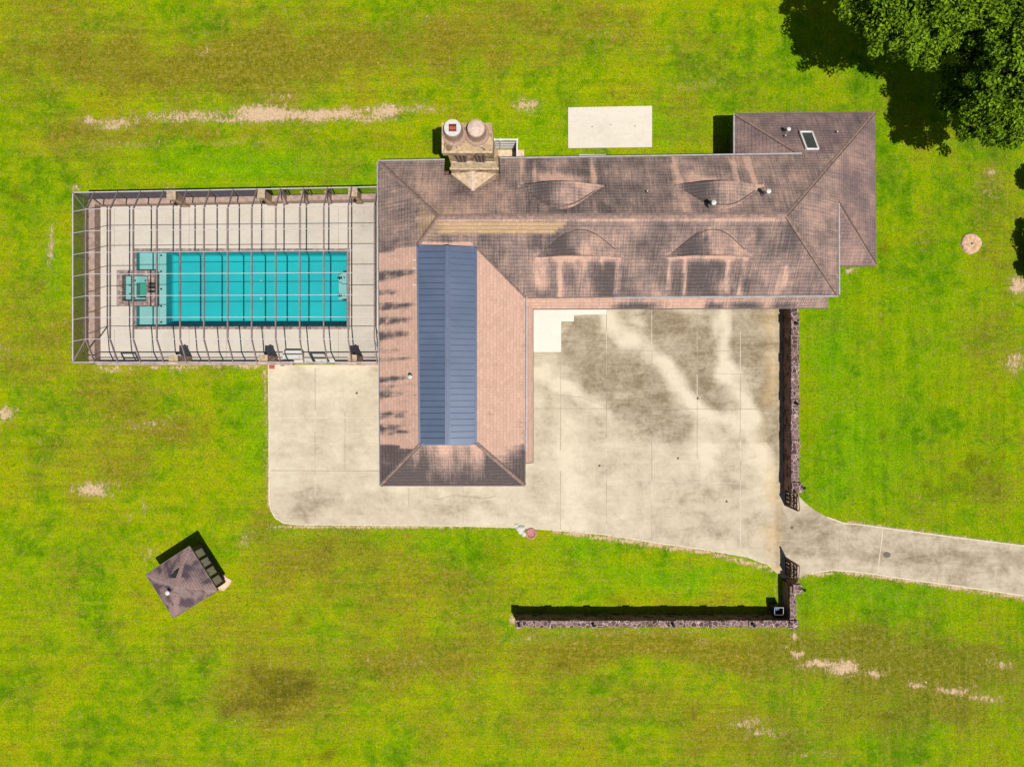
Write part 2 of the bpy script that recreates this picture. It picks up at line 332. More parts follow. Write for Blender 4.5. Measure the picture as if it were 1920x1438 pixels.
# ------------------------------------------------------------------ paint maps (worn turf, weathering) in plan coordinates of the survey
def seg_d(px, py, x0, y0, x1, y1):
    dx, dy = x1-x0, y1-y0; t = max(0, min(1, ((px-x0)*dx+(py-y0)*dy)/(dx*dx+dy*dy)))
    return math.hypot(px-x0-t*dx, py-y0-t*dy), t
def blob(px, py, bl):
    x, y, rx, ry = bl[:4]; a = (px-x)/rx; b = (py-y)/ry; d = a*a+b*b
    return math.exp(-d*1.2) if d < 6 else 0.0
DRY = [(250, 130, 330, 60, .55), (640, 110, 330, 55, .6), (900, 60, 350, 50, .35), (1300, 110, 170, 60, .3), (100, 260, 120, 60, .5), (300, 250, 170, 22, .55), (60, 60, 200, 70, .35), (560, 930, 170, 90, .3), (200, 790, 160, 130, .45), (330, 800, 100, 60, .4),
 (560, 1060, 90, 70, .4), (700, 1040, 170, 50, .35), (760, 1240, 260, 70, .5), (520, 1310, 120, 60, .75), (1070, 1240, 60, 35, .55), (1200, 1215, 300, 40, .6), (1600, 1225, 300, 45, .7), (1750, 1270, 240, 50, .7), (1300, 1330, 240, 40, .4), (1780, 1330, 200, 40, .5),
 (800, 1110, 180, 60, .5), (60, 900, 60, 110, .3), (30, 640, 60, 150, .3), (150, 640, 60, 80, .3), (1860, 650, 60, 60, .45), (1880, 890, 60, 60, .4), (1860, 400, 40, 120, .4), (1420, 1400, 300, 40, .4), (950, 1350, 250, 60, .25), (60, 1330, 150, 100, .15), (400, 1200, 120, 60, .25), (1750, 440, 60, 60, .25), (1100, 20, 300, 40, .3), (1300, 1060, 60, 20, .2), (250, 900, 70, 40, .5)]
LUSH = [(500, 320, 300, 40, 1), (300, 290, 120, 30, .4), (1000, 260, 90, 60, .6), (1260, 230, 90, 60, .9), (1560, 650, 60, 200, .8), (1620, 820, 120, 160, .7), (1250, 1080, 180, 40, 1), (1080, 1040, 90, 30, .9), (700, 1010, 220, 20, .8), (470, 800, 40, 150, .7), (90, 500, 40, 150, .6), (1750, 620, 120, 120, .4), (1500, 1130, 60, 40, .5), (1650, 1110, 200, 30, .8), (1300, 180, 200, 60, .3), (100, 1100, 150, 200, .3), (300, 1250, 200, 120, .2), (1560, 920, 40, 50, 1), (1100, 1120, 150, 20, .6), (560, 1400, 300, 50, .2)]
DARK = [(520, 1300, 80, 40, .8), (545, 1275, 50, 25, .5), (465, 1330, 50, 30, .5), (1068, 1243, 26, 20, .7), (850, 92, 120, 12, .45), (350, 100, 220, 16, .3), (80, 850, 40, 30, .6), (45, 320, 60, 30, .3), (1650, 1190, 60, 20, .6), (1780, 1250, 60, 22, .5), (1870, 1300, 50, 20, .4), (1840, 880, 90, 50, .4), (1700, 840, 60, 40, .35), (600, 1040, 60, 30, .35), (150, 830, 80, 30, .3), (1860, 830, 60, 60, .35), (1600, 250, 60, 60, .0), (1780, 900, 120, 25, .3), (460, 30, 80, 30, .3), (1185, 1260, 50, 18, .3), (230, 1020, 60, 40, .2)]
DIRT = [(170, 228, 28, 9, .5), (215, 238, 30, 7, .42), (300, 222, 50, 10, .4), (390, 222, 30, 9, .45), (500, 214, 75, 17, .85), (600, 218, 60, 14, .7), (350, 218, 110, 13, .5), (215, 232, 60, 14, .45), (560, 220, 40, 9, .7), (640, 215, 40, 12, .7), (728, 208, 34, 14, .75), (690, 222, 60, 8, .55), (790, 205, 40, 9, .45), (440, 226, 60, 6, .55), (530, 180, 40, 12, .3), (220, 272, 100, 10, .28), (460, 268, 90, 6, .25), (985, 198, 30, 14, .55),
 (97, 460, 7, 55, .55), (8, 775, 22, 14, .7), (172, 918, 42, 18, .7), (265, 798, 70, 12, .3), (10, 660, 25, 30, .25), (1860, 323, 16, 9, .6), (1860, 350, 30, 25, .2), (1905, 680, 30, 25, .42), (1908, 535, 18, 22, .8), (1495, 1226, 16, 8, .7), (1540, 1245, 45, 10, .8), (1585, 1252, 30, 16, .85), (1640, 1262, 30, 10, .5), (1720, 1285, 25, 10, .55), (1790, 1295, 40, 10, .55), (1850, 1310, 40, 10, .5), (1600, 1222, 200, 10, .1), (1320, 1205, 20, 8, .35), (1400, 1355, 40, 14, .42), (1440, 1375, 60, 10, .4), (1470, 1215, 16, 5, .4), (1530, 1415, 60, 8, .3), (1000, 1195, 80, 6, .3), (1180, 1185, 260, 5, .3), (1880, 1245, 40, 14, .3), (420, 1345, 60, 20, .15),
 (495, 700, 8, 16, .5), (140, 352, 14, 6, .6), (320, 352, 14, 5, .6), (330, 686, 200, 4, .75), (220, 692, 50, 6, .5), (340, 690, 30, 7, .5), (460, 684, 40, 7, .7), (1110, 292, 35, 5, .7), (1250, 95, 60, 14, .15), (1110, 60, 80, 12, .15), (1590, 506, 12, 6, .8), (700, 205, 110, 6, .5), (1310, 160, 60, 14, .25), (865, 1170, 60, 8, .15), (770, 1240, 60, 10, .2), (280, 1040, 20, 18, .3), (460, 1010, 16, 20, .3), (152, 985, 20, 12, .1), (270, 950, 8, 14, .5), (245, 968, 7, 6, .6), (967, 1160, 10, 12, .7), (1492, 1192, 8, 8, .7), (1503, 920, 8, 10, .5), (385, 95, 8, 14, .4), (800, 35, 40, 10, .2), (1100, 800, 1, 1, 0)]
DIRT_LINES = [(505, 986, 960, 990, 3, .62), (1040, 995, 1330, 1036, 5, .72), (1330, 1036, 1450, 1068, 5, .66), (1500, 1080, 1580, 1070, 4, .7), (1580, 1070, 1920, 1120, 5, .74), (1590, 981, 1920, 1026, 5, .68), (499, 690, 503, 950, 4, .6), (1457, 1080, 1457, 1120, 3, .5)]
def paint_lawn(v):
    px, py = pix(v)
    if px < -200 or px > 2120 or py < -200 or py > 1640: return (.3, 0, .2, .1)
    wx = px+34*fbm(v[0]*.22, v[1]*.22, 3)+12*fbm(v[0]*.9, v[1]*.9, 13); wy = py+26*fbm(v[0]*.22, v[1]*.22, 9)+12*fbm(v[0]*.9, v[1]*.9, 17)
    dry = sum(blob(wx, wy, b)*b[4] for b in DRY); lush = max([blob(wx, wy, b)*b[4] for b in LUSH]); dk = .62*sum(blob(wx, wy, b)*b[4] for b in DARK)
    ex = px+7*fbm(v[0]*.8, v[1]*.8, 5); ey = py+5*fbm(v[0]*.8, v[1]*.8, 7)
    dirt = max([blob(ex, ey, b)*b[4] for b in DIRT])
    for x0, y0, x1, y1, wd, s in DIRT_LINES:
        d, t = seg_d(px, py, x0, y0, x1, y1); dirt = max(dirt, s*math.exp(-(d/wd)**2))
    dry += .28*fbm(v[0]*.09, v[1]*.09, 1)+.30*fbm(v[0]*.42, v[1]*.42, 2); dk += .55*max(0, fbm(v[0]*.35, v[1]*.35, 31)-.12)
    return (max(0, min(1, dry*1.15+.05)), dirt*(1.42 if (190 < py < 260 and px < 830) else 1.25), max(0, min(1, lush)), max(0, min(1, dk)))
CD = [(1160, 700, 75, 45, .8), (1120, 650, 60, 40, .5), (1290, 650, 50, 50, .75), (1340, 720, 45, 40, .6), (1405, 630, 45, 60, .8), (1430, 740, 25, 100, .6), (1230, 610, 60, 25, .5), (1290, 800, 60, 40, .45), (1100, 605, 50, 22, .55), (1330, 900, 70, 25, .5), (1250, 780, 60, 40, .4), (1440, 860, 18, 60, .45), (1380, 990, 110, 40, .35), (1180, 760, 90, 25, .45), (1060, 930, 60, 40, .2), (1300, 950, 80, 40, .3), (670, 830, 22, 80, .3), (600, 830, 30, 70, .2), (570, 940, 60, 30, .35), (800, 950, 80, 20, .3), (640, 940, 90, 25, .25), (1700, 1040, 220, 12, .4), (1560, 1000, 60, 30, .3), (560, 960, 60, 16, .3), (880, 945, 90, 18, .3), (1180, 870, 60, 40, .25), (700, 720, 10, 80, .15), (1500, 1010, 50, 40, .3), (1180, 1000, 100, 15, .2), (1820, 1060, 100, 40, .25)]
CL = [(1140, 590, 1190, 650, 16, .6), (1190, 650, 1250, 700, 18, .6), (1250, 700, 1310, 745, 14, .6), (1310, 745, 1380, 800, 12, .5), (1345, 590, 1365, 690, 16, .7), (1365, 690, 1400, 780, 18, .6), (1400, 780, 1440, 900, 14, .5), (1325, 590, 1320, 640, 6, .4), (1000, 690, 1050, 720, 16, .6), (1050, 720, 1130, 770, 12, .4), (1060, 800, 1070, 980, 24, .4), (1320, 780, 1330, 860, 24, .45), (1180, 600, 1210, 620, 8, .3), (500, 683, 700, 684, 10, .3)]
def paint_conc(v):
    px, py = pix(v)
    wx = px+22*fbm(v[0]*.25, v[1]*.25, 2)+7*fbm(v[0], v[1], 3); wy = py+22*fbm(v[0]*.25, v[1]*.25, 6)+7*fbm(v[0], v[1], 8)
    s = .32+.85*sum(blob(wx, wy, b)*b[4] for b in CD)+.22*fbm(v[0]*.16, v[1]*.16, 11)
    for x0, y0, x1, y1, wd, k in CL:
        d, t = seg_d(wx, wy, x0, y0, x1, y1); s -= 1.35*k*math.exp(-(d/wd)**2)
    if px > 1000: s += .10
    s += .22*fbm(v[0]*.9, v[1]*.9, 41)
    if px > 1450: s += .22
    if 1000 < px < 1500 and py < 830: s += .24
    org = 0.0
    if 1380 < px < 1465: org = .6*math.exp(-((px-1447)/18)**2)*(.5+fbm(v[0]*.5, v[1]*.5, 4))
    return (max(0, min(1, s)), 0.0, max(0, org), 1)
def paint_deck(v):
    px, py = pix(v); s = .12+.25*fbm(v[0]*.3, v[1]*.3, 5)
    if px > 655: s += .42
    return (max(0, min(1, s)), 0.0, 0.0, 1)
NS = [(979, 300, 977, 350, 4), (1108, 298, 1117, 350, 5), (1004, 302, 1003, 345, 4), (1262, 296, 1274, 348, 6), (1376, 305, 1386, 346, 5), (1400, 298, 1416, 348, 5), (1298, 325, 1299, 346, 4), (1020, 334, 1092, 338, 9), (1280, 336, 1340, 338, 6)]
SS = [(1050, 484, 1050, 556, 5), (1160, 484, 1154, 552, 4), (1012, 484, 1014, 530, 10), (1256, 482, 1253, 540, 3), (1285, 484, 1282, 552, 3), (1365, 484, 1362, 545, 4), (1397, 484, 1386, 553, 3.5), (1010, 483, 1160, 484, 6), (1255, 481, 1398, 482, 6), (1130, 486, 1132, 505, 4), (1090, 500, 1092, 520, 16), (1475, 500, 1470, 540, 3)]
WD = [(512, .85, 70, 6), (521, .7, 40, 3), (547, .5, 30, 4), (573, .9, 66, 5), (600, .85, 60, 6), (626, .75, 52, 7), (655, .2, 40, 5), (672, .6, 60, 3), (709, .85, 60, 4), (722, .3, 70, 3), (738, .7, 44, 5), (775, .6, 52, 5), (780, .5, 66, 2.5), (800, .7, 50, 5), (810, .6, 64, 3)]
def paint_roof(v):
    x, y = pix(v); n1 = fbm(v[0]*.5, v[1]*.5, 2); x += 3.5*fbm(v[0]*1.5, v[1]*.6, 21) if y > 300 and x > 1000 else 0; gold = 0.0; pur = 0.0
    wing = x < 986 and y > 455 and (x-985) < (y-557) or (x < 790 and y > 452)
    if wing:
        s = -.05
        if x < 785 and (910-y) > (x-712)*1.06:      # west slope
            if y < 475-(x-712)*.2: s = .72-.25*(x-712)/70
            for yy, k, L, wd in WD:
                q = abs(y-yy+(x-712)*.08-3)/(wd*1.25*(1.15-.6*min(1, (x-712)/L)))
                s = max(s, 1.25*k*math.exp(-q**3)*(1-max(0, (x-712-L*.75)/(L*.35)))*(.85+.9*fbm(v[0]*2.2, v[1]*3.5, 51))*(1.0 if x < 712+L*1.1 else 0))
            if y > 832-(x-712)*-.15: s = .95
        elif y > 828 and (y-832)*1.15 > abs(x-840)-56 and y > 833:  # south slope
            t = (y-833)/77; s = .25+.75*t+.45*(abs(x-840)/120)**2-.55*max(0, math.cos((x-835)/9.5))*(1-t)
            if 750 < x < 800 or 910 < x < 965: s += .3
        else:
            if y > 835: s = max(s, min(1, (x-925)/55+(y-860)/60))
            if x > 978: s += .1
    else:
        s = .56+.25*n1
        if y < 405: # north
            s = .50+.35*n1
            if 1120 < x < 1260 or 985 < x < 1105: s += .14
            if x < 840: s -= .12
            for a in NS:
                d, t = seg_d(x, y, *a[:4]); s -= (.6+.6*fbm(v[0]*1.5, v[1]*.8, 63))*math.exp(-(d/a[4])**2)
        if y > 405 and x < 1500:
            s = .60+.3*n1
            for a in SS:
                d, t = seg_d(x, y, *a[:4]); s -= (.5+.6*fbm(v[0]*1.5, v[1]*.8, 61))*math.exp(-(d/a[4])**2)
            s += (.34+.4*fbm(v[0]*.9, v[1]*.4, 65))*math.exp(-((x-1325)/38)**4)*max(0, min(1, (y-486)/14))
            s += .35*math.exp(-((x-1134)/24)**4)*max(0, min(1, (y-488)/14))
            if 985 < x and y < 465 and x < 1080: s += .1
            if y < 418: s -= .35
            gg = 1.0 if (417 < y < 437 and 806 < x < 1064-(y-417)*1.3) else 0
            gold = gg
        if (x-1475) > abs(y-403)*.8: # east slope
            s = .44+.3*n1; 
        if y < 290 or x > 1572: pur = .8
        elif x > 1500: pur = .3
        if x < 842-(y-405)*.7 and 375 < y < 460 and x > 782: gold = .75*max(0, 1-abs(y-420)/45)
        if y < 465 and x < 780: s = .55
    return (max(-.3, min(1.15, s)), gold, pur, 1)

# ------------------------------------------------------------------ ground sheets
px0, px1, py0, py1 = 249.5, 656.5, 466.5, 617.5
PX0, PX1 = P(px0, 0).x, P(px1, 0).x; PY1, PY0 = P(0, py0).y, P(0, py1).y
SX0 = P(221, 0).x; SY1, SY0 = P(0, 508).y, P(0, 574).y
def axis(lo, hi, st, extra, far):
    a = [lo+st*i for i in range(int((hi-lo)/st)+1)]
    a = [t for t in a if all(abs(t-e) > st*.35 for e in extra)]+list(extra)+far; return sorted(a)
def grid_sheet(name, xs, ys, z, mat, hole, paint):
    mb = MB(); idx = {}
    def vid(i, j):
        if (i, j) not in idx: idx[(i, j)] = len(mb.v); mb.v.append((xs[i], ys[j], z))
        return idx[(i, j)]
    for i in range(len(xs)-1):
        for j in range(len(ys)-1):
            cx, cy = (xs[i]+xs[i+1])/2, (ys[j]+ys[j+1])/2
            if any(h[0] < cx < h[1] and h[2] < cy < h[3] for h in hole): continue
            mb.f.append((vid(i, j), vid(i+1, j), vid(i+1, j+1), vid(i, j+1))); mb.m.append(mb.mi(mat)); mb.uv.append(None)
    return mb.build(name, paint=paint)
pools = [(PX0+.05, PX1-.05, PY0+.05, PY1-.05), (SX0+.05, PX0+.2, SY0+.05, SY1-.05)]
ex = [PX0+.05, PX1-.05, SX0+.05]; ey = [PY0+.05, PY1-.05, SY0+.05, SY1-.05]
far = [-900, -300, -120, -70, -50, 50, 70, 120, 300, 900]
lawn = grid_sheet('lawn', axis(-38, 38, .26, ex, far), axis(-29, 29, .26, ey, far), 0, M['lawn'], pools, paint_lawn)
tag(lawn, 'bright yellow-green mown lawn with worn sandy patches around the house', kind='structure')

def sheet(name, poly, z, mat, paint, st=.26):
    vs, fs = cut_poly([(p[0], p[1], z) for p in poly], st, st); mb = MB()
    mb.v = [tuple(v) for v in vs]; mb.f = fs; mb.m = [mb.mi(mat)]*len(fs); mb.uv = [None]*len(fs); return mb
drive = [(504, 684), (505, 800), (505, 935), (508, 955), (517, 971), (532, 980), (560, 983), (700, 984), (850, 985), (960, 988), (1040, 993), (1130, 1001), (1230, 1017), (1330, 1031), (1400, 1043), (1435, 1056), (1456, 1074), (1468, 1084), (1495, 1083), (1520, 1074), (1560, 1068), (1620, 1073), (1720, 1088), (1830, 1103), (1925, 1117), (2300, 1172),
         (2300, 1072), (1920, 1023), (1800, 1008), (1700, 995), (1620, 984), (1580, 980), (1550, 969), (1525, 955), (1508, 941), (1498, 930), (1492, 900), (1476, 900), (1476, 560), (960, 480), (720, 480), (700, 684)]
dp = [P(x, y) for x, y in drive]
mb = sheet('driveway', dp, .03, M['concrete'], None)
dd = [(p.x, p.y) for p in dp]
for a, b in zip(dd, dd[1:]+dd[:1]): mb.face([(a[0], a[1], 0), (b[0], b[1], 0), (b[0], b[1], .03), (a[0], a[1], .03)], M['concrete'])
def strip(a, b, wd, mat, z=.034):
    a = P(*a); b = P(*b); d = (b-a).normalized(); r = Vector((-d.y, d.x, 0))*wd/2
    mb.face([(a-r+Vector((0, 0, z))), (b-r+Vector((0, 0, z))), (b+r+Vector((0, 0, z))), (a+r+Vector((0, 0, z)))], mat)
for x, ya, yb in ((1051, 604, 992), (1137, 582, 1000), (1222, 582, 1014), (1307, 582, 900), (1388, 582, 1040), (591, 690, 980), (647, 690, 883), (868, 915, 984), (767, 915, 950)):
    y = ya; 
    while y < yb: strip((x+random.uniform(-.3, .3), y), (x+random.uniform(-.3, .3), min(yb, y+40)), random.uniform(.025, .05), M['joint' if random.random() < .75 else 'joint_light'], .034); y += 40
for y, xa, xb in ((657, 1000, 1466), (766, 1000, 1466), (882, 508, 712)):
    strip((xa, y), (xb, y+1), .035, M['joint'], .038)
strip((508, 783), (710, 783), .06, M['joint_light'], .038); strip((1100, 896), (1460, 909), .03, M['joint_light'], .038); strip((1310, 700), (1460, 702), .02, M['joint'], .038)
strip((1655, 994), (1645, 1074), .06, M['joint_light']); strip((1762, 1008), (1757, 1090), .03, M['joint']); strip((1575, 985), (1572, 1066), .02, M['joint']); strip((1868, 1060), (1862, 1103), .03, M['joint_light'])
# pale edge of the slab along the drive
for ch in (drive[19:25], drive[27:33], drive[3:16], drive[0:4]):
    for a, b in zip(ch, ch[1:]):
        strip(a, b, .10, M['joint_light'], .042)
# hairline cracks
for c in ([(800, 932), (822, 936), (850, 928), (872, 930), (905, 935), (930, 930)], [(1150, 960), (1165, 975), (1172, 985)], [(1010, 720), (1040, 740), (1090, 745), (1135, 762)]):
    for a, b in zip(c, c[1:]): strip(a, b, .02, M['joint'], .046)
drv = tag(mb.build('driveway', paint=paint_conc), 'stained pale concrete driveway, parking court and side patio', kind='structure')
mb = MB(); poly = [(988, 575), (1137, 575), (1137, 589), (1076, 591), (1076, 603), (1052, 603), (1052, 660), (988, 660)]
mb.prism([P(*p) for p in reversed(poly)], .032, .047, M['new_concrete'])
tag(mb.build('pavement_patch', paint=lambda v: (.1, 0, 0, 1)), 'clean white stepped patch of concrete in the inner corner of the court', kind='structure')
# cage footprint
CNW, CNE, CSE, CSW = P(137, 361.5, 2.45), P(704, 351, 2.45), P(712, 679, 2.45), P(137, 679.5, 2.45)
dx0, dx1, dy0 = CNW.x, -8.0, CSW.y
ydk = P(0, 373).y
xs = axis(dx0, dx1, .3, ex+[dx0, dx1], []); ys = axis(dy0, ydk, .3, ey+[dy0, ydk], [])
xs = sorted(set(x for x in xs if dx0 <= x <= dx1)); ys = sorted(set(y for y in ys if dy0 <= y <= ydk))
tag(grid_sheet('pool_deck', xs, ys, .035, M['deckc'], pools, paint_deck), 'pale concrete deck around the swimming pool', kind='structure')
mb = MB()
for x in range(215, 700, 70):
    a = P(x, 392); b = P(x, 465); mb.box(a.x-.012, a.x+.012, b.y, a.y, .036, .039, M['joint'])
    a = P(x, 618); b = P(x, 672); mb.box(a.x-.012, a.x+.012, b.y, a.y, .036, .039, M['joint'])
tag(mb.build('deck_joints'), kind='structure')

# back concrete pad
mb = MB(); mb.prism([P(1065, 279), P(1222, 277), P(1222, 200), P(1065, 203)], 0, .10, M['deckc'])
for x, y in ((1110, 239), (1190, 238), (1145, 235)): c = P(x, y); mb.box(c.x-.05, c.x+.05, c.y-.05, c.y+.05, .101, .112, M['joint'])
tag(mb.build('concrete_pad', paint=lambda v: (.12+.3*fbm(v[0], v[1]), 0, 0, 1)), 'pale rectangular concrete pad lying on the lawn behind the house', 'slab')

# ------------------------------------------------------------------ house
HS = thing('stone_house', (4, 6, 0), 'sprawling L-shaped house with stained pinkish shingle roof and stone chimney', 'house')
A = P(709.5, 304, 5); B = P(822, 407, 7.5); C_ = P(1474, 403, 7.53); P1 = P(1504, 290.5, 5); W = P(1379, 213.5, 3); NE = P(1640, 210, 3)
SEe = P(1642, 498, 3); V_ = P(1571, 381, 5); SE = P(1571.5, 552.5, 5); IC = P(985, 557.5, 5); cNE = P(893, 464, 6.5); cNW = P(783, 461, 6.5)
cSW = P(787, 833, 6.5); SW = P(713, 910, 5); cSE = P(893, 832, 6.5); SE2 = P(984, 910, 5)
# notch in the north slope where the chimney stands
nL = P(833.5, 302, 5); nR = P(937, 299, 5); nLb = nL+Vector((0, -1.1, .6)); nRb = nR+Vector((0, -1.1, .6))
planes = [([A, nL, nLb, nRb, nR, P1, W, NE, C_, B], (0, 1)), ([C_, NE, SEe, V_, SE], (1, 0)), ([C_, SE, IC, cNE, cNW, B], (0, -1)),
          ([A, B, cNW, cSW, SW], (-1, 0)), ([SW, cSW, cSE, SE2], (0, -1)), ([cNE, IC, SE2, cSE], (1, 0)),
          ([W, P1, Vector((W.x+2, P1.y-.0, 4.14)), Vector((W.x, P1.y-.6, 3))], (-1, 0)), ([SEe, Vector((V_.x-.5, SEe.y, 3)), Vector((V_.x-.5, SEe.y+2, 4.2)), V_], (0, -1))]
planes[6] = ([W, P1, Vector((P1.x, P1.y-.5, 5)), Vector((W.x, P1.y-.5, 3))], (-1, 0))
planes[7] = ([SEe, V_, Vector((V_.x-.5, V_.y, 5)), Vector((V_.x-.5, SEe.y, 3))], (0, -1))
def slope_uv(pts, dirn):
    n = Vector((0, 0, 0)); k = len(pts)
    for i in range(k):
        a, b = pts[i], pts[(i+1) % k]; n += Vector(((a.y-b.y)*(a.z+b.z), (a.z-b.z)*(a.x+b.x), (a.x-b.x)*(a.y+b.y)))
    n.normalize()
    if n.z < 0: n = -n
    d = Vector((dirn[0], dirn[1], 0)); u = Vector((-d.y, d.x, 0)); up = n.cross(u).normalized()
    if up.z < 0: up = -up
    return u, up, n
def add_roof(mb, pts, dirn, mat, st=.16, lift=0):
    u, up, n = slope_uv(pts, dirn); vs, fs = cut_poly(pts, st, st, u, -Vector((dirn[0], dirn[1], 0)))
    i = len(mb.v); mb.v += [tuple(v+Vector((0, 0, lift))) for v in vs]
    for f in fs:
        co = [vs[k] for k in f]; nn = (co[1]-co[0]).cross(co[2]-co[1]) if len(co) > 2 else n
        g = list(f)
        a = sum((((vs[g[k]].x-vs[g[(k+1) % len(g)]].x)*(vs[g[k]].y+vs[g[(k+1) % len(g)]].y)) for k in range(len(g))))
        if a < 0: g = g[::-1]
        mb.f.append(tuple(i+k for k in g)); mb.m.append(mb.mi(mat)); mb.uv.append([(vs[k].dot(u), vs[k].dot(up)) for k in g])
mb = MB()
for pts, d in planes: add_roof(mb, pts, d, M['shingle'])
for pts, d in planes:      # underside of the eaves
    vs, fs = cut_poly([p+Vector((0, 0, -.17)) for p in pts], 2, 2); i = len(mb.v); mb.v += [tuple(v) for v in vs]
    for f in fs: mb.f.append(tuple(i+k for k in f)); mb.m.append(mb.mi(M['wood'])); mb.uv.append(None)
roof = mb.build('roof', HS, paint=paint_roof)
def zup(p, d): return p+Vector((0, 0, d))
# fascia boards and gutters
mb = MB()
def fas(a, b, out, mat=M['fascia'], t=.05, z0=-.20, z1=-.01):
    o = Vector((out[0], out[1], 0))*t; a2, b2 = a+o, b+o
    q = [zup(a, z0), zup(b, z0), zup(b2, z0), zup(a2, z0), zup(a, z1), zup(b, z1), zup(b2, z1), zup(a2, z1)]; mb.hexa(q, mat)
for a, b, o in ((A, nL, (0, 1)), (nR, P1, (0, 1)), (W, NE, (0, 1)), (NE, SEe, (1, 0)), (V_, SE, (1, 0)), (SE, IC, (0, -1)), (IC, SE2, (1, 0)), (SE2, SW, (0, -1)), (SW, A, (-1, 0)), (W, Vector((W.x, P1.y, 3)), (-1, 0)), (SEe, Vector((V_.x, SEe.y, 3)), (0, -1))): fas(a, b, o)
mb.build('fascia', roof)
for a, b, o in ((A, nL, (0, 1)), (nR, P1, (0, 1)), (P(1150, 555.8, 5), SE, (0, -1)), (IC, SE2-Vector((0, -2.2, 0)), (1, 0)), (V_, SE, (1, 0)), (W, Vector((W.x, P1.y, 3)), (-1, 0)), (SW, A, (-1, 0))):
    mb = MB(); off = Vector((o[0], o[1], 0))*.051; fas(a+off, b+off, o, M['gutter'], .085 if o != (-1, 0) or a is W else .05, -.15, 0.0); mb.build('gutter', roof)
# ridge and hip caps
mb = MB()
def cap(a, b, wd=.26, mat=M['cap'], lift=.03):
    a = zup(a, lift); b = zup(b, lift); d = (b-a).normalized(); r = Vector((-d.y, d.x, 0)).normalized()*wd/2
    n = max(1, int((b-a).length/.28))
    for i in range(n):
        p = a.lerp(b, i/n); q = a.lerp(b, (i+1)/n)
        z = Vector((0, 0, .03*(i % 2)*.5+.0)); dn = Vector((0, 0, -.07))
        mb.face([p-r+dn+z, q-r+dn+z, q+z, p+z], mat); mb.face([p+z, q+z, q+r+dn+z, p+r+dn+z], mat)
cap(B, C_, .34, M['cap'], .05); mb.build('ridge_cap', roof)
for a, b in ((B, A), (C_, NE), (C_, SE), (B, cNW), (W, P1), (SEe, V_), (SW, cSW), (SE2, cSE)): mb = MB(); cap(a, b, .2); r_ = Vector((-(b-a).y, (b-a).x, 0)).normalized()*.12; mb.bar(zup(a, .005)-r_, zup(b, .005)-r_, .035, .03, M['wood']); mb.build('ridge_cap', roof)
mb = MB(); cap(cNE, IC, .2, M['cap_dark'], .075); mb.build('valley_flashing', roof)
# pent roofs
mb = MB()
e1 = P(999, 579, 3); e2 = P(1553, 577, 3); i1 = Vector((.45, 6.15, 3.85)); i2 = Vector((20.5, 6.15, 3.85)); e0 = P(999, 868, 3); i0 = Vector((.45, e0.y+.0, 3.85))
i2 = Vector((e2.x-.85, 6.15, 3.85))
add_roof(mb, [e1, e2, i2, i1], (0, -1), M['shingle'], .25); add_roof(mb, [e0, e1, i1, i0], (1, 0), M['shingle'], .25); add_roof(mb, [e2, Vector((e2.x, 6.15, 3)), i2], (1, 0), M['shingle'], .25)
fas(e1, e2, (0, -1)); fas(e0, e1, (1, 0)); mb.hexa([zup(e0, -.2), zup(e0, -.2)+Vector((0, .04, 0)), zup(i0, -1.0)+Vector((0, .04, 0)), zup(i0, -1.0), e0, e0+Vector((0, .04, 0)), i0+Vector((0, .04, 0)), i0], M['fascia'])
def paint_pent(v):
    x, y = pix(v); s = .02
    if y < 585:
        for c, r in ((1190, 45), (1400, 35), (1470, 30), (1340, 20)): s = max(s, .95*math.exp(-((x-c)/r)**4)*min(1, max(.3, (y-563)/8)))
        if x > 1450: s = max(s, .45)
    return (s, 0, 0, 1)
mb.build('pent_roof', HS, paint=paint_pent)
# walls
mb = MB()
def wallbox(x0, x1, y0, y1, z1): mb.box(x0, x1, y0, y1, 0, z1, M['stone'])
wallbox(-8.0, 20.5, 6.25, 13.7, 4.9); wallbox(-7.99, .35, -6.0, 6.249, 4.9); wallbox(15.6, 23.95, 8.5, 17.7, 2.95)
walls = mb.build('wall', HS)
def window(x, y, z, wd, hg, nx, ny, name='window'):
    mb = MB(); t = Vector((-ny, nx, 0)); nn = Vector((nx, ny, 0)); c = Vector((x, y, z))
    mb.bar(c-t*wd/2+nn*.03, c+t*wd/2+nn*.03, .05, hg, M['glass']); o = mb.build(name, HS)
    mb = MB()
    for s in (-1, 1):
        mb.bar(c-t*(wd/2+.05)+nn*.05+Vector((0, 0, s*hg/2)), c+t*(wd/2+.05)+nn*.05+Vector((0, 0, s*hg/2)), .1, .08, M['white'])
        mb.bar(c+t*s*wd/2+nn*.05-Vector((0, 0, hg/2-.04)), c+t*s*wd/2+nn*.05+Vector((0, 0, hg/2-.04)), .08, .1, M['white'], nn)
    mb.bar(c+nn*.06-Vector((0, 0, hg/2-.04)), c+nn*.06+Vector((0, 0, hg/2-.04)), .05, .04, M['white'], nn)
    mb.build('frame', o)
for x in (3, 6.5, 14, 18): window(x, 6.25, 1.6, 1.4, 1.3, 0, -1)
for x in (2, 6, 9.5, 13): window(x, 13.7, 1.7, 1.3, 1.3, 0, 1)
window(-5.5, -6, 1.7, 1.4, 1.3, 0, -1); window(-2, -6, 1.7, 1.4, 1.3, 0, -1); window(20.5, 7.2, 2, .9, 1.2, 1, 0); window(23.95, 11, 1.5, 1.3, 1.2, 1, 0); window(23.95, 15, 1.5, 1.3, 1.2, 1, 0)
for y in (-1.6, 2.6):
    mb = MB(); mb.box(.35, .42, y-1.4, y+1.4, 0, 2.3, M['white'])
    for k in range(4): mb.box(.42, .45, y-1.3, y+1.3, .1+.55*k, .57+.55*k, M['white'])
    mb.build('garage_door', HS)
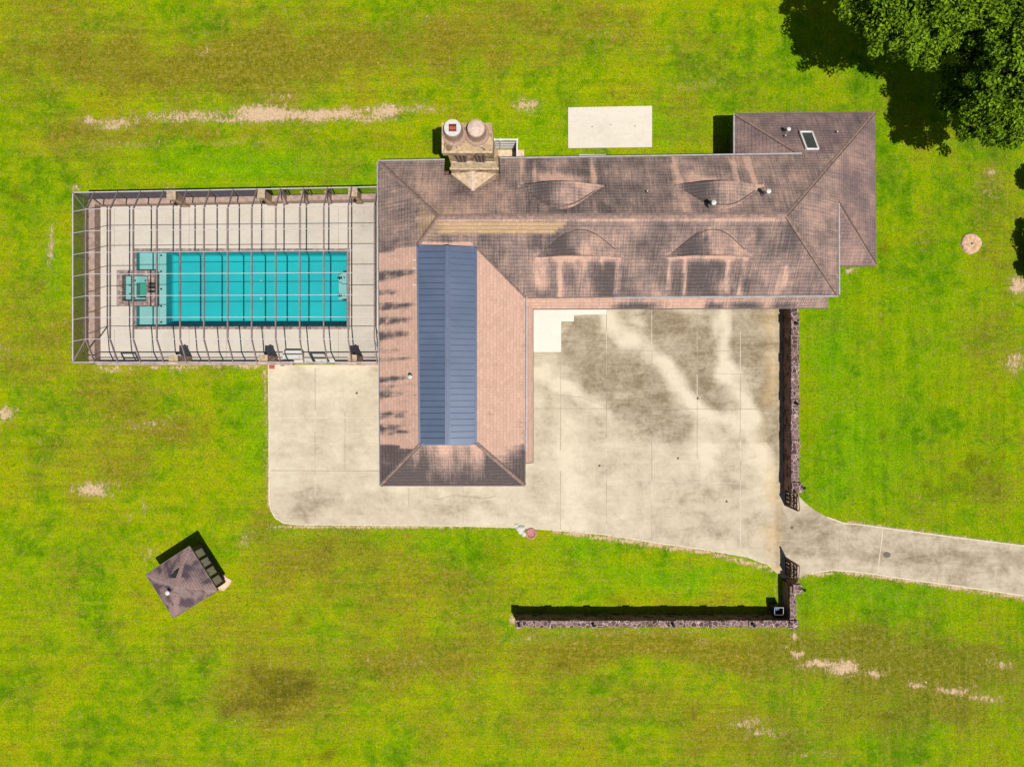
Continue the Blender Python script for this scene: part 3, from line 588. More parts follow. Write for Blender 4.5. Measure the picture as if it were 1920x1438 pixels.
mb = MB(); mb.box(10, 11, 6.2, 6.25, 0, 2.1, M['wood']); mb.box(10.1, 10.9, 6.17, 6.2, .2, 1.9, M['wood']); mb.build('door', HS)
# eyebrow dormers
def dormer(pxa, pxb, pyf, side, hf):
    yf = (719-pyf)*(H-hf)/F; xa = (pxa-960)*(H-hf)/F; xb = (pxb-960)*(H-hf)/F; sl = .556; Amp = .80; N = 44; K = 8
    mb = MB(); front = []
    rows = []
    for i in range(N+1):
        t = i/N; u = xa+(xb-xa)*t; bell = math.sin(math.pi*t)**1.35; z = hf+.03+Amp*bell
        depth = Amp*bell/(sl-.06); pts = []
        for k in range(K+1):
            s = k/K*(depth+.12)-.10; pts.append(Vector((u, yf-side*s, z+.06*s)))
        rows.append(pts); front.append((u, z))
    for i in range(N):
        for k in range(K):
            q = [rows[i][k], rows[i+1][k], rows[i+1][k+1], rows[i][k+1]]
            if side > 0: q = q[::-1]
            uvs = [(p.x, p.y*1.14*-side) for p in q]; mb.face(q, M['shingle'], uvs)
    vl = MB()  # dark strips stand in for the shade along the dormer valley
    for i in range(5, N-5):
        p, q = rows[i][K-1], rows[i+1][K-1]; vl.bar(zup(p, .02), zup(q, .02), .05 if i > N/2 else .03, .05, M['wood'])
    def pd(v):
        x, y = pix(v); t = (x-pxa)/(pxb-pxa); s = .52+.5*math.exp(-((t-.27)/.16)**2)+.2*fbm(v[0], v[1], 3)-.15*(t > .5)
        return (s, 0, 0, 1)
    o = mb.build('eyebrow_dormer', HS, True, pd); vl.build('valley_shade_line', o)
    mb = MB()
    for i in range(N):
        (u0, z0), (u1, z1) = front[i], front[i+1]
        y = yf; mb.face([(u0, y, hf-.1), (u1, y, hf-.1), (u1, y, z1-.06), (u0, y, z0-.06)], M['wood'])
    mb.build('dormer_front', o)
    mb = MB()
    for i in range(N):
        (u0, z0), (u1, z1) = front[i], front[i+1]; y = yf+side*.1
        mb.face([(u0, y, z0-.09), (u1, y, z1-.09), (u1, y, z1+.005), (u0, y, z0+.005)], M['cap']); 
    mb.build('dormer_fascia', o)
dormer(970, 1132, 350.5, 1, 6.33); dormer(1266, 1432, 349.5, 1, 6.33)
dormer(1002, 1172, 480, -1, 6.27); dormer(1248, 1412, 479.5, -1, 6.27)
# metal roof cap
rN = P(838, 461, 6.95); rS = P(840, 833, 6.95); rN = Vector(((cNW.x+cNE.x)/2+.08, cNE.y+.02, 6.92)); rS = Vector((rN.x, cSE.y, 6.92))
mb = MB(); L = .035
a, b, c, d = [zup(p, L) for p in (cNW, cSW, rS, rN)]; mb.face([a, b, c, d], M['blue_trim'], [(p.y, p.x) for p in (a, b, c, d)])
a, b, c, d = [zup(p, L) for p in (rN, rS, cSE, cNE)]; mb.face([a, b, c, d], M['blue'], [(p.y, p.x) for p in (a, b, c, d)])
mb.m[0] = mb.mi(M['blue'])
mb.uv[0] = [(0, 0)]*4
mb.face([zup(cSW, L), zup(cSE, L), zup(rS, L)], M['blue_trim']); mb.face([zup(cNE, L), zup(cNW, L), zup(rN, L)], M['blue_trim'])
mroof = mb.build('metal_roof', HS)
mb = MB(); n = 32
for i in range(1, n):
    t = i/n
    for (e0_, e1_, r0, r1) in ((cNW, cSW, rN, rS), (cNE, cSE, rN, rS)):
        e = e0_.lerp(e1_, t); r = r0.lerp(r1, t); mb.bar(zup(e.lerp(r, .04), L+.02), zup(e.lerp(r, .90), L+.02), .035, .045, M['seam'])
mb.build('seam', mroof)
mb = MB(); mb.bar(zup(rN, L+.05), zup(rS, L+.05), .30, .04, M['blue']); mb.bar(zup(rN, L+.09), zup(rS, L+.09), .12, .03, M['blue_trim']); mb.build('ridge_vent', mroof)
mb = MB()
for a, b in ((cNW, cSW), (cNE, cSE), (cSW, cSE), (cNW, cNE)): mb.bar(zup(a, .06), zup(b, .06), .12, .09, M['blue_trim'])
mb.build('edge_trim', mroof)
# skylight
c = P(1515, 264, 3.9); u, up, nn = slope_uv(planes[0][0], (0, 1))
def roof_z(x, y, a=NE, sl=.562): return 3+(NE.y-y)*sl
def onN(px, py):
    h = 5.0
    for _ in range(12): p = P(px, py, h); h = 7.53-(p.y-C_.y)*.562
    return P(px, py, h)
q = [onN(1499, 249), onN(1521, 249), onN(1533, 281), onN(1511, 281)]
mb = MB()
for i in range(4): a, b = q[i], q[(i+1) % 4]; mb.bar(zup(a, .08), zup(b, .08), .11, .16, M['white'])
sk = mb.build('skylight', HS)
mb = MB(); mb.face([zup(p, .11) for p in q[::-1]], M['glass']); mb.build('pane', sk)
# vents
def pipe_vent(p, r=.09, h=.5, hood=True):
    mb = MB(); mb.tube([zup(p, -.1), zup(p, h)], r, M['pale_frame'], 12); mb.lathe((p.x, p.y), [(r*2.1, p.z+.01), (r*1.1, p.z+.16)], M['fascia'], 12); o = mb.build('roof_vent', HS)
    if hood: mb = MB(); mb.lathe((p.x, p.y), [(r*1.3, p.z+h), (r*1.3, p.z+h+.06), (0, p.z+h+.14)], M['white'], 16); mb.build('vent_cap', o)
def onS(px, py):
    h = 6.0
    for _ in range(12): p = P(px, py, h); h = 7.53-(C_.y-p.y)*.562
    return P(px, py, h)
pipe_vent(zup(onN(1331, 387), .35), .11, .45); pipe_vent(onN(1432, 366), .11, .8); pipe_vent(onN(1213, 360), .05, .2, False)
pipe_vent(onN(1473, 248), .1, .5); pipe_vent(onN(1471, 256), .05, .2, False); pipe_vent(onN(1568, 249), .05, .2, False)
pw = P(771, 707, 6.1); pipe_vent(pw, .1, .45); pipe_vent(P(779, 742, 6.3), .04, .15, False)
for y in (488, 503, 534): mb = MB(); a = P(777, y, 6.4); mb.box(a.x-.12, a.x+.12, a.y-.02, a.y+.02, 6.36, 6.42, M['white']); mb.build('bracket', mroof)

# ------------------------------------------------------------------ chimney (part of the house)
zs = 10.6
a = P(829.5, 231, zs); b = P(922.5, 287, zs)
mb = MB(); X0, X1, Y0, Y1 = a.x, b.x, b.y, a.y
mb.box(X0+.22, X1+.05, Y0+.25, Y1-.15, 0, zs-.45, M['chim'])                    # stack
mb.box(X0, X1, Y0, Y1, zs-.45, zs, M['chim'])                                   # crown slab
mb.box(X0-.03, X1+.03, Y0-.03, Y0+.08, zs-.02, zs+.06, M['tan']); mb.box(X0-.03, X0+.08, Y0+.081, Y1, zs-.02, zs+.06, M['tan'])
# shoulder tier below the louvres
mb.box(X0+.2, X1+.28, Y0-.02, Y0+.249, 0, 7.8, M['chim'], 0)
mb.hexa([(X0+.2, Y0-.02, 7.8), (X1+.28, Y0-.02, 7.8), (X1+.28, Y0+.249, 7.8), (X0+.2, Y0+.249, 7.8), (X0+.32, Y0+.17, 8.35), (X1+.16, Y0+.17, 8.35), (X1+.16, Y0+.249, 8.35), (X0+.32, Y0+.249, 8.35)], M['tan'])
mb.box(X0+.16, X1+.32, Y0-.07, Y0+.06, 7.72, 7.83, M['tan'])
mb.box(X1+.051, X1+.28, Y0+.25, Y0+1.2, 0, 7.6, M['chim'])
ch = mb.build('chimney', HS)
for cx_, capm in ((848.5, 0), (892.5, 1)):
    c = P(cx_, 240, zs+.95); mb = MB()
    prof = [(.70, zs), (.66, zs+.08), (.54, zs+.16), (.50, zs+.3), (.46, zs+.8)]
    mb.lathe((c.x, c.y), prof, M['brick'], 32)
    for k in range(32):
        t = 2*math.pi*k/32; r0, r1 = .51, .47
        mb.bar((c.x+r0*math.cos(t), c.y+r0*math.sin(t), zs+.3), (c.x+r1*math.cos(t), c.y+r1*math.sin(t), zs+.8), .05, .03, M['brick'])
    fl = mb.build('flue', ch)
    mb = MB()
    if capm:
        mb.lathe((c.x, c.y), [(.47, zs+.8), (.49, zs+.86), (.47, zs+.95), (.36, zs+1.02), (.18, zs+1.08), (0, zs+1.1)], M['capstone'], 32)
    else:
        q = .21
        seg = 32; R = .47
        for k in range(seg):
            t0, t1 = 2*math.pi*k/seg, 2*math.pi*(k+1)/seg
            def sq(t): m_ = max(abs(math.cos(t)), abs(math.sin(t))); return (c.x+q*math.cos(t)/m_, c.y+q*math.sin(t)/m_, zs+.95)
            mb.face([sq(t0), (c.x+R*math.cos(t0), c.y+R*math.sin(t0), zs+.95), (c.x+R*math.cos(t1), c.y+R*math.sin(t1), zs+.95), sq(t1)], M['plaster'])
        mb.lathe((c.x, c.y), [(.46, zs+.8), (.49, zs+.86), (.47, zs+.95)], M['brick'], 32)
        for s1, s2 in ((-1, 0), (1, 0), (0, 1), (0, -1)):
            cc = Vector((c.x+s1*q, c.y+s2*q, 0)); t = Vector((-s2, s1, 0))*q
            mb.face([(cc.x-t.x, cc.y-t.y, zs+.55), (cc.x+t.x, cc.y+t.y, zs+.55), (cc.x+t.x, cc.y+t.y, zs+.95), (cc.x-t.x, cc.y-t.y, zs+.95)], M['terracotta'])
        mb.box(c.x-q+.002, c.x+q-.002, c.y-q+.002, c.y+q-.002, zs+.5, zs+.56, M['terracotta']); mb.box(c.x-q+.01, c.x+q-.01, c.y-.02, c.y+.02, zs+.56, zs+.75, M['terracotta'])
    mb.build('flue_cap', fl)
# two tapering louvred smoke vents on the south face
for xa, xb in ((X0+.36, X0+1.36), (X0+1.46, X0+2.46)):
    yb = Y0+.249; mb = MB()
    mb.hexa([(xa+.30, yb-.06, 8.36), (xb-.14, yb-.06, 8.36), (xb-.14, yb, 8.36), (xa+.30, yb, 8.36), (xa, yb-.05, zs-.46), (xb, yb-.05, zs-.46), (xb, yb, zs-.46), (xa, yb, zs-.46)], M['wood'])
    for k in range(4):
        t = k/3; xt = xa+.06+(xb-xa-.12)*t; xl = xa+.34+(xb-xa-.52)*t
        mb.bar((xl, yb-.07, 8.4), (xt, yb-.06, zs-.5), .022, .03, M['capstone'])
    mb.build('louvre', ch)
# cricket
mb = MB(); zc = 7.35
tip = onN(887, 358); l = P(845, 324, 6.9); r = P(930, 325, 6.9); pk = Vector((P(887, 316, zc).x, Y0-.03, zc)); l.y = r.y = Y0-.03
for q_ in (l, r): mb.face([q_, tip, zup(tip, -.6), zup(q_, -1.3)], M['tan'])
mb.face([l, tip, pk], M['tan']); mb.face([tip, r, pk], M['tan']); mb.face([l, pk, (pk.x, pk.y, 6)], M['tan'])
mb.bar(zup(tip, .03), zup(pk, .02), .2, .04, M['capstone']); mb.build('chimney_cricket', roof)

# service enclosure
EN = thing('service_enclosure', P(948, 290), 'small white-fenced service enclosure beside the stone chimney', 'fence')
ey1 = P(0, 262, 1.8).y; exx = P(970, 0, 1.8).x; ex0 = P(927, 0, 1.8).x
mb = MB(); mb.box(ex0, exx, ey1-.05, ey1+.05, .05, 1.8, M['white'])
for z in (.35, .8, 1.25): mb.box(ex0, exx, ey1-.09, ey1-.051, z, z+.10, M['pale_frame'])
mb.build('panel', EN)
mb = MB(); mb.box(exx-.07, exx+.03, 13.8, ey1-.051, .05, 1.8, M['white']); mb.build('panel', EN)
for x, y in ((ex0, ey1), (exx, ey1+.0), ((ex0+exx)/2-.4, ey1)): mb = MB(); mb.box(x-.05, x+.05, y-.11, y+.07, 0, 1.86, M['white']); mb.build('post', EN)
mb = MB(); mb.box(ex0, exx+.5, 13.75, ey1-.12, .0, .04, M['sand']); tag(mb.build('sand_bed'), kind='structure')
mb = MB(); a = P(1085, 291.5); b = P(1134, 300); mb.box(a.x, b.x, 13.71, a.y, 0, .18, M['plaster']); mb.box(a.x+.1, b.x-.1, 13.71, a.y-.35, .181, .34, M['plaster']); tag(mb.build('door_step'), 'white concrete step against the back wall of the house', 'step')

# ------------------------------------------------------------------ pool
PL = thing('swimming_pool', P(453, 542), 'long rectangular turquoise swimming pool with shallow shelf and steps', 'pool')
x0, x1 = P(257.5, 0).x, P(650, 0).x; y1, y0 = P(0, 473).y, P(0, 611).y; xs_ = P(294, 0).x; xb_ = P(307, 0).x; wz = -.06; bz = -1.35; cv = .22
mb = MB(); zt = .03
def basin(mb, x0, x1, y0, y1, z, zt, cv, wm, fm):
    # wall, rounded cove and floor rings
    prev = None
    ringz = [(0, zt), (0, z+cv)]+[(cv*(1-math.cos(a)), z+cv*(1-math.sin(a))) for a in (.4, .8, 1.2, math.pi/2)]
    for ins, zz in ringz:
        ring = [(x0+ins, y0+ins, zz), (x1-ins, y0+ins, zz), (x1-ins, y1-ins, zz), (x0+ins, y1-ins, zz)]
        if prev:
            for k in range(4): mb.face([prev[k], prev[(k+1) % 4], ring[(k+1) % 4], ring[k]][::-1], wm)
        prev = ring
    mb.face(prev, fm)
basin(mb, xb_+.003, x1-.008, y0+.008, y1-.008, bz, -.37, cv, M['pool_deep'], M['pool_deep'])
mb.build('basin', PL)
mb = MB(); sy1, sy0 = P(0, 508).y, P(0, 574).y
mb.box(x0, xs_, sy1, y1, bz, -.32, M['pool_shelf']); mb.build('sun_shelf', PL); mb = MB(); mb.box(x0, xs_, y0, sy0, bz, -.32, M['pool_shelf'])
sxr = P(291, 0).x
mb.build('sun_shelf', PL)
mb = MB(); mb.box(xs_+.002, xb_, y0, y1, bz, -.36, M['pool_step']); o = mb.build('bench_step', PL)
for py in (479, 509, 542, 574, 604): mb = MB(); c = P(302, py, -.34); mb.lathe((c.x, c.y), [(.075, -.36), (.07, -.335), (0, -.33)], M['black'], 12); mb.build('jet', o)
mb = MB(); a = P(631, 512, -.3); b = P(650, 560, -.3)
for k in range(3): mb.box(a.x+.2*k, x1, b.y, a.y, bz, -.95+.3*k, M['pool_step'])
st = mb.build('steps', PL)
for yy in (521, 554):
    for xx in (634, 639, 646): mb = MB(); c = P(xx, yy, -.4); mb.lathe((c.x, c.y), [(.06, -.96), (.05, -.28), (0, -.27)], M['black'], 10); mb.build('jet', st)
for yy in (527, 560): mb = MB(); c = P(490, yy, bz); mb.lathe((c.x, c.y), [(.10, bz), (.10, bz+.03), (0, bz+.04)], M['pool_shelf'], 16); mb.build('drain', PL)
# walls around the shelf + waterline
mb = MB()
for (a0, a1, b0, b1) in ((x0-.04, x1+.04, y1, y1+.04), (x0-.04, x1+.04, y0-.04, y0), (x0-.04, x0, y0, sy0), (x0-.04, x0, sy1, y1), (x1, x1+.04, y0, y1)):
    mb.box(a0, a1, b0, b1, -.16, .03, M['tile'])
    mb.box(a0, a1, b0, b1, bz-.05, -.161, M['pool_deep'])
mb.build('waterline_tile', PL)
mb = MB()
co = .01
for (a0, a1, b0, b1) in ((PX0, PX1, y1+.04, PY1), (PX0, PX1, PY0, y0-.04), (x1+.04, PX1, y0-.04, y1+.04), (PX0, x0-.04, y0-.04, SY0), (PX0, x0-.04, SY1, y1+.04)): mb.box(a0, a1, b0, b1, -.2, .035+.03, M['coping'])
mb.build('coping', PL)
mb = MB(); mb.face([(x0, y0, wz), (x1, y0, wz), (x1, y1, wz), (x0, y1, wz)], M['water']); mb.build('water', PL)
SPA = thing('spa_tub', P(254, 541), 'small square spa with brick coping at the shallow end of the pool', 'spa')
ax0, ax1 = P(231, 0).x, P(277, 0).x; ay1, ay0 = P(0, 517).y, P(0, 565).y; SXr = P(292, 0).x; tz = .16
mb = MB()
for (a0, a1, b0, b1) in ((SX0, SXr, ay1, SY1), (SX0, SXr, SY0, ay0), (SX0, ax0, ay0, ay1), (ax1, SXr, ay0, ay1)): mb.box(a0, a1, b0, b1, -1.4, tz, M['coping'])
mb.build('coping', SPA)
mb = MB(); fx0, fx1 = P(251, 0).x, P(276, 0).x; fy1, fy0 = P(0, 529).y, P(0, 557).y
for (a0, a1, b0, b1) in ((ax0, fx0, ay0, ay1), (fx0, ax1, fy1, ay1), (fx0, ax1, ay0, fy0)): mb.box(a0, a1, b0, b1, -1.4, -.35, M['pool_shelf'])
mb.build('bench', SPA)
mb = MB(); mb.box(fx0, ax1, fy0, fy1, -1.4, -.85, M['spa_floor']); fl = mb.build('floor', SPA)
for xx, yy in ((253, 526), (272, 526), (243, 535), (243, 551), (252, 559), (274, 559)): mb = MB(); c = P(xx, yy, -.3); mb.lathe((c.x, c.y), [(.06, -.34), (.05, -.31), (0, -.30)], M['black'], 10); mb.build('jet', SPA)
mb = MB(); mb.face([(ax0, ay0, .05), (ax1, ay0, .05), (ax1, ay1, .05), (ax0, ay1, .05)], M['water']); mb.build('water', SPA)
mb = MB(); 
for yy in (533, 540, 547): c = P(282, yy); mb.box(c.x-.05, SXr+.03, c.y-.09, c.y+.09, tz, tz+.03, M['black'])
mb.build('spillway', SPA)

# ------------------------------------------------------------------ screen enclosure
CG = thing('pool_enclosure', P(420, 520), 'bronze-framed screened pool enclosure with hipped flat-topped roof', 'screen enclosure')
he, h2 = 2.45, 3.38
def lerp(a, b, t): return a+(b-a)*t
rx = [161.2, 206.2, 249.9, 294, 337.9, 382.4, 427, 472, 517, 562, 607, 653, 702]
def top_n(x): return P(x, lerp(393, 387, (x-161)/541), h2)
def top_s(x): return P(x, 636, h2)
def eave_n(X): t = (X-CNW.x)/(CNE.x-CNW.x); return Vector((X, lerp(CNW.y, CNE.y, t), he))
def eave_s(X): return Vector((X, CSW.y, he))
mbm = MB()
raf = []
for x in rx:
    a = top_n(x); b = top_s(x); en = eave_n(a.x); es = eave_s(a.x); raf.append((a, b, en, es))
    mb = MB(); wd = .082
    mb.bar(en, a, wd*.8, .10, M['bronze']); mb.bar(a, b, wd, .11, M['bronze']); mb.bar(b, es, wd*.8, .12, M['bronze']); mb.build('rafter', CG)
    for e in (en, es): mb = MB(); mb.bar((e.x, e.y, .035), (e.x, e.y, he), .07, .07, M['bronze']); mb.build('post', CG)
# purlins
pys = [393, 433.4, 474, 514, 555.6, 595.7, 636]
for i in range(7):
    t = i/6; mb = MB(); a = raf[0][0].lerp(raf[0][1], t); b = raf[-1][0].lerp(raf[-1][1], t); mb.bar(zup(a, .07), zup(b, .065), .034, .04, M['pale_frame'])
    e = Vector((CNW.x, lerp(CNW.y, CSW.y, t*.86+.07), he)); 
    e = Vector((CNW.x, a.y+(a.y-7.3)*.02, he))
    mb.bar(e, zup(a, .04), .034, .04, M['pale_frame']); mb.build('purlin', CG)
    mb = MB(); mb.bar((e.x, e.y, .75), (e.x, e.y, he), .06, .06, M['bronze']); mb.build('post', CG)
mb = MB()
for a, b in ((CNW, raf[-1][2]), (CSW, raf[-1][3]), (CNW, CSW)): mb.bar(a, b, .055, .09, M['pale_frame'])
for c_ in (CNW, CSW): mb.bar((c_.x, c_.y, .04), c_, .08, .08, M['bronze'])
mb.bar(CNW, raf[0][0], .07, .09, M['bronze']); mb.bar(CSW, raf[0][1], .07, .09, M['bronze']); mb.build('eave_beam', CG)
mb = MB()   # chair rail on the long sides
for k in (1.3,):
    mb.bar((CSW.x, CSW.y, k), (raf[-1][3].x, CSW.y, k), .05, .05, M['bronze']); mb.bar((CNW.x, CNW.y, k), (CSW.x, CSW.y, k), .05, .05, M['bronze'])
mb.build('chair_rail', CG)
a0, b0 = raf[0][0], raf[0][1]; a1, b1, n1, s1 = raf[-1]
mb = MB(); mb.face([b0, b1, a1, a0], M['mesh']); mb.face([a0, a1, n1, CNW], M['mesh']); mb.face([b1, b0, CSW, s1], M['mesh']); mb.face([a0, CNW, CSW, b0], M['mesh']); mb.build('roof_screen', CG)
xm_ = P(480, 0, he).x; mb = MB(); mb.face([(CNW.x, CNW.y, .75), (xm_, eave_n(xm_).y, .75), eave_n(xm_), CNW], M['mesh_north']); mb.face([(xm_, eave_n(xm_).y, .75), (n1.x, n1.y, .75), n1, eave_n(xm_)], M['mesh_wall']); mb.face([(CSW.x, CSW.y, .75), (s1.x, s1.y, .75), s1, CSW], M['mesh_wall']); mb.face([(CNW.x, CNW.y, .75), CNW, CSW, (CSW.x, CSW.y, .75)], M['mesh_west']); mb.build('wall_screen', CG)
# diagonal wind braces near the house
mb = MB()
mb.bar(raf[-1][1], raf[-1][3]+Vector((.25, 0, -.6)), .04, .04, M['bronze']); mb.build('brace', CG)
mb = MB(); xd = P(605, 0).x; ys_ = CSW.y+.02
for x in (xd-.5, xd+.5): mb.box(x-.04, x+.04, ys_-.05, ys_+.07, .04, 2.2, M['pale_frame'])
for z in (.12, 1.1, 2.12): mb.box(xd-.46, xd+.46, ys_-.04, ys_+.04, z, z+.09, M['pale_frame'])
mb.build('screen_door', CG)
mb = MB(); xd = P(250, 0).x
for x in (xd-.5, xd+.5): mb.box(x-.04, x+.04, ys_-.05, ys_+.07, .04, 2.2, M['pale_frame'])
for z in (.12, 1.1, 2.12): mb.box(xd-.46, xd+.46, ys_-.04, ys_+.04, z, z+.09, M['pale_frame'])
mb.build('screen_door', CG)
# knee walls and pillars (their own masonry)
KW = thing('knee_wall', P(150, 520), 'low tan rendered wall with square pillars along the base of the pool screen', 'wall')
mb = MB(); mb.box(CNW.x-.05, CNW.x+.42, CSW.y+.01, CNW.y+.05, 0, .74, M['knee']); mb.build('west_wall', KW)
yN = eave_n(-20).y
mb = MB(); mb.hexa([(CNW.x+.421, CNW.y-.36, 0), (-8.4, eave_n(-8.4).y-.36, 0), (-8.4, eave_n(-8.4).y+.05, 0), (CNW.x+.421, CNW.y+.05, 0), (CNW.x+.421, CNW.y-.36, .74), (-8.4, eave_n(-8.4).y-.36, .74), (-8.4, eave_n(-8.4).y+.05, .74), (CNW.x+.421, CNW.y+.05, .74)], M['knee']); mb.build('north_wall', KW)
mb = MB(); mb.box(CSW.x+.421, -15.6, CSW.y-.12, CSW.y+.12, 0, .5, M['knee']); mb.box(-12.6, -8.4, CSW.y-.12, CSW.y+.12, 0, .5, M['knee']); mb.build('south_wall', KW)
def kpil(px, north, h=2.2, s=.26):
    X = P(px, 0, 2.2).x; y = (eave_n(X).y-.25) if north else CSW.y+.22
    mb = MB(); mb.box(X-s, X+s, y-s, y+s, 0, h, M['pillar_tan']); mb.box(X-s-.05, X+s+.05, y-s-.05, y+s+.05, h, h+.1, M['tan']); o = mb.build('pillar', KW)
    d = -1 if north else 1
    mb = MB(); mb.tube([(X, y+d*s, 1.7), (X, y+d*(s+.18), 1.75)], .03, M['black'], 8); mb.lathe((X, y+d*(s+.2)), [(.04, 1.5), (.10, 1.55), (.10, 1.8), (.03, 1.92)], M['black'], 12); mb.build('wall_lamp', o)
for px in (322, 489, 662): kpil(px, True)
for px in (326, 494, 661): kpil(px, False)
for px in (525, 566, 611): kpil_s = MB(); X = P(px, 0, 1.9).x; y = eave_n(X).y-.16; kpil_s.hexa([(X-.1, y-.5, .74), (X+.1, y-.5, .74), (X+.1, y+.15, .74), (X-.1, y+.15, .74), (X-.1, y, 1.9), (X+.1, y, 1.9), (X+.1, y+.15, 1.9), (X-.1, y+.15, 1.9)], M['knee']); kpil_s.build('buttress', KW)
# white storage bench on the deck
DB = thing('deck_box', P(549, 667), 'white rounded storage bench on the pool deck beside the south screen', 'storage box')
a = P(531, 658, .5); b = P(567, 674, .5); mb = MB()
def rrect(x0, x1, y0, y1, r):
    out = []
    for cx, cy, s in ((x1-r, y0+r, -90), (x1-r, y1-r, 0), (x0+r, y1-r, 90), (x0+r, y0+r, 180)):
        for k in range(5): t = math.radians(s+22.5*k); out.append((cx+r*math.cos(t), cy+r*math.sin(t)))
    return out
mb.prism(rrect(a.x, b.x, b.y, a.y, .2), .04, .46, M['plaster']); mb.build('body', DB)
mb = MB(); mb.prism(rrect(a.x-.03, b.x+.03, b.y-.03, a.y+.03, .22), .461, .53, M['white']); lid = mb.build('lid', DB)
for x in (a.x+.2, b.x-.2): mb = MB(); mb.lathe((x, b.y+.16), [(.08, .53), (.07, .57), (0, .58)], M['pale_frame'], 12); mb.build('knob', lid)

# ------------------------------------------------------------------ boundary wall, gates
WH = 1.5
def wall_run(name, x0p, x1p, y0p, y1p, pil, label, ends=()):
    a = P(x0p, y1p, WH); b = P(x1p, y0p, WH); T = thing(name, Vector(((a.x+b.x)/2, (a.y+b.y)/2, 0)), label, 'wall', 'low stone garden walls')
    mb = MB(); vert = (b.y-a.y) > (b.x-a.x)
    n = max(1, int((b.y-a.y if vert else b.x-a.x)/.6))
    mb.box(a.x, b.x, a.y, b.y, 0, WH-.06, M['stone']); mb.build('wall_body', T)
    mb = MB()      # irregular capping stones
    for i in range(n):
        t0, t1 = i/n, (i+1)/n; e = [random.uniform(.0, .05) for _ in range(3)]
        if vert: mb.box(a.x-e[0], b.x+e[1], lerp(a.y, b.y, t0)+.004, lerp(a.y, b.y, t1)-.004, WH-.059, WH+e[2], M['wall_top'])
        else: mb.box(lerp(a.x, b.x, t0)+.004, lerp(a.x, b.x, t1)-.004, a.y-e[0], b.y+e[1], WH-.059, WH+e[2], M['wall_top'])
    mb.build('capping', T)
    for c, s, lamp in pil:
        q = P(c[0], c[1], WH+.1); mb = MB(); mb.box(q.x-s, q.x+s, q.y-s, q.y+s, 0, WH+.05, M['stone']); mb.box(q.x-s-.03, q.x+s+.03, q.y-s-.03, q.y+s+.03, WH+.052, WH+.16, M['wall_top'])
        po = mb.build('pillar', T)
        if lamp:
            lx, ly = (lamp if isinstance(lamp, tuple) else (0, 0)); z = WH+.16
            mb = MB(); ox, oy = q.x+lx, q.y+ly
            if lamp is not True: mb.tube([(q.x, q.y, z-.02), (ox, oy, z-.02)], .03, M['black'], 8); z -= .02
            mb.lathe((ox, oy), [(.06, z), (.03, z+.03), (.03, z+.08), (.07, z+.10), (.07, z+.11)], M['black'], 12)
            mb.lathe((ox, oy), [(.06, z+.11), (.075, z+.24)], M['bulb'], 12); mb.lathe((ox, oy), [(.115, z+.24), (.03, z+.32), (0, z+.33)], M['black'], 12); mb.build('lantern', po)
    return T
wall_run('garden_wall', 1484, 1497.5, 578, 906, [((1491, 607), .26, True), ((1491, 683), .26, False), ((1491.5, 757), .26, True), ((1492, 834), .26, False), ((1494, 914), .34, (.42, 0))], 'stone garden wall running from the house corner down to the upper gate leaf')
wall_run('garden_wall', 970, 1481, 1163.5, 1175, [((973, 1170), .24, True), ((1037, 1170), .22, False), ((1112, 1170), .22, True), ((1188, 1170), .22, False), ((1261, 1170), .22, True), ((1338, 1170), .22, False), ((1411, 1170), .22, True)], 'long stone garden wall along the south side of the front lawn')
wall_run('garden_wall', 1481.5, 1492.5, 1099, 1176, [((1495, 1104), .28, (.4, 0)), ((1488, 1171), .27, False)], 'short stone garden wall between the lower gate leaf and the corner')
def gate(yA, yB, hA, label, x=1496):
    gh = 2.2; a = P(x, yA, gh); b = P(x, yB, gh); X = P(x, 0, gh).x; ya, yb = a.y, b.y; T = thing('driveway_gate', (X, ya, 0), label, 'gate', 'ornate driveway gate leaves')
    mb = MB()
    for y in (ya, yb): mb.box(X-.05, X+.05, y-.05, y+.05, 0, gh+(.1 if y == yb else -.1), M['rust'])
    for z in (.12, .9, 1.5, gh-.18): mb.bar((X, ya, z), (X, yb, z), .06, .07, M['dark'])
    mb.build('frame', T)
    mb = MB(); n = 14
    for i in range(1, n): y = lerp(ya, yb, i/n); mb.tube([(X, y, .1), (X, y, gh-.15)], .022, M['dark'], 6)
    mb.build('bar', T)
    mb = MB(); cy = (ya+yb)/2
    for rr, z0 in ((.42, 1.2), (.28, 1.2), (.14, 1.2), (.22, .5), (.20, 1.82)):
        for off in ((0,) if rr != .22 and rr != .20 else (-.35, 0, .35)):
            mb.tube([(X+.04, cy+off+rr*math.cos(t*.314), z0+rr*math.sin(t*.314)) for t in range(21)], .028, M['rust'], 6)
    mb.tube([(X+.04, lerp(ya, yb, t/12), gh-.12+.28*math.sin(math.pi*t/24)) for t in range(13)], .035, M['rust'], 6)
    for k in range(4): mb.box(X-.012, X+.012, lerp(ya, yb, .08+.23*k), lerp(ya, yb, .24+.23*k), .2, 1.0, M['dark'])
    mb.build('scrollwork', T)
gate(924, 957, 0, 'brown ornate metal gate leaf on the upper side of the drive')
gate(1093, 1060, 0, 'brown ornate metal gate leaf on the lower side of the drive')
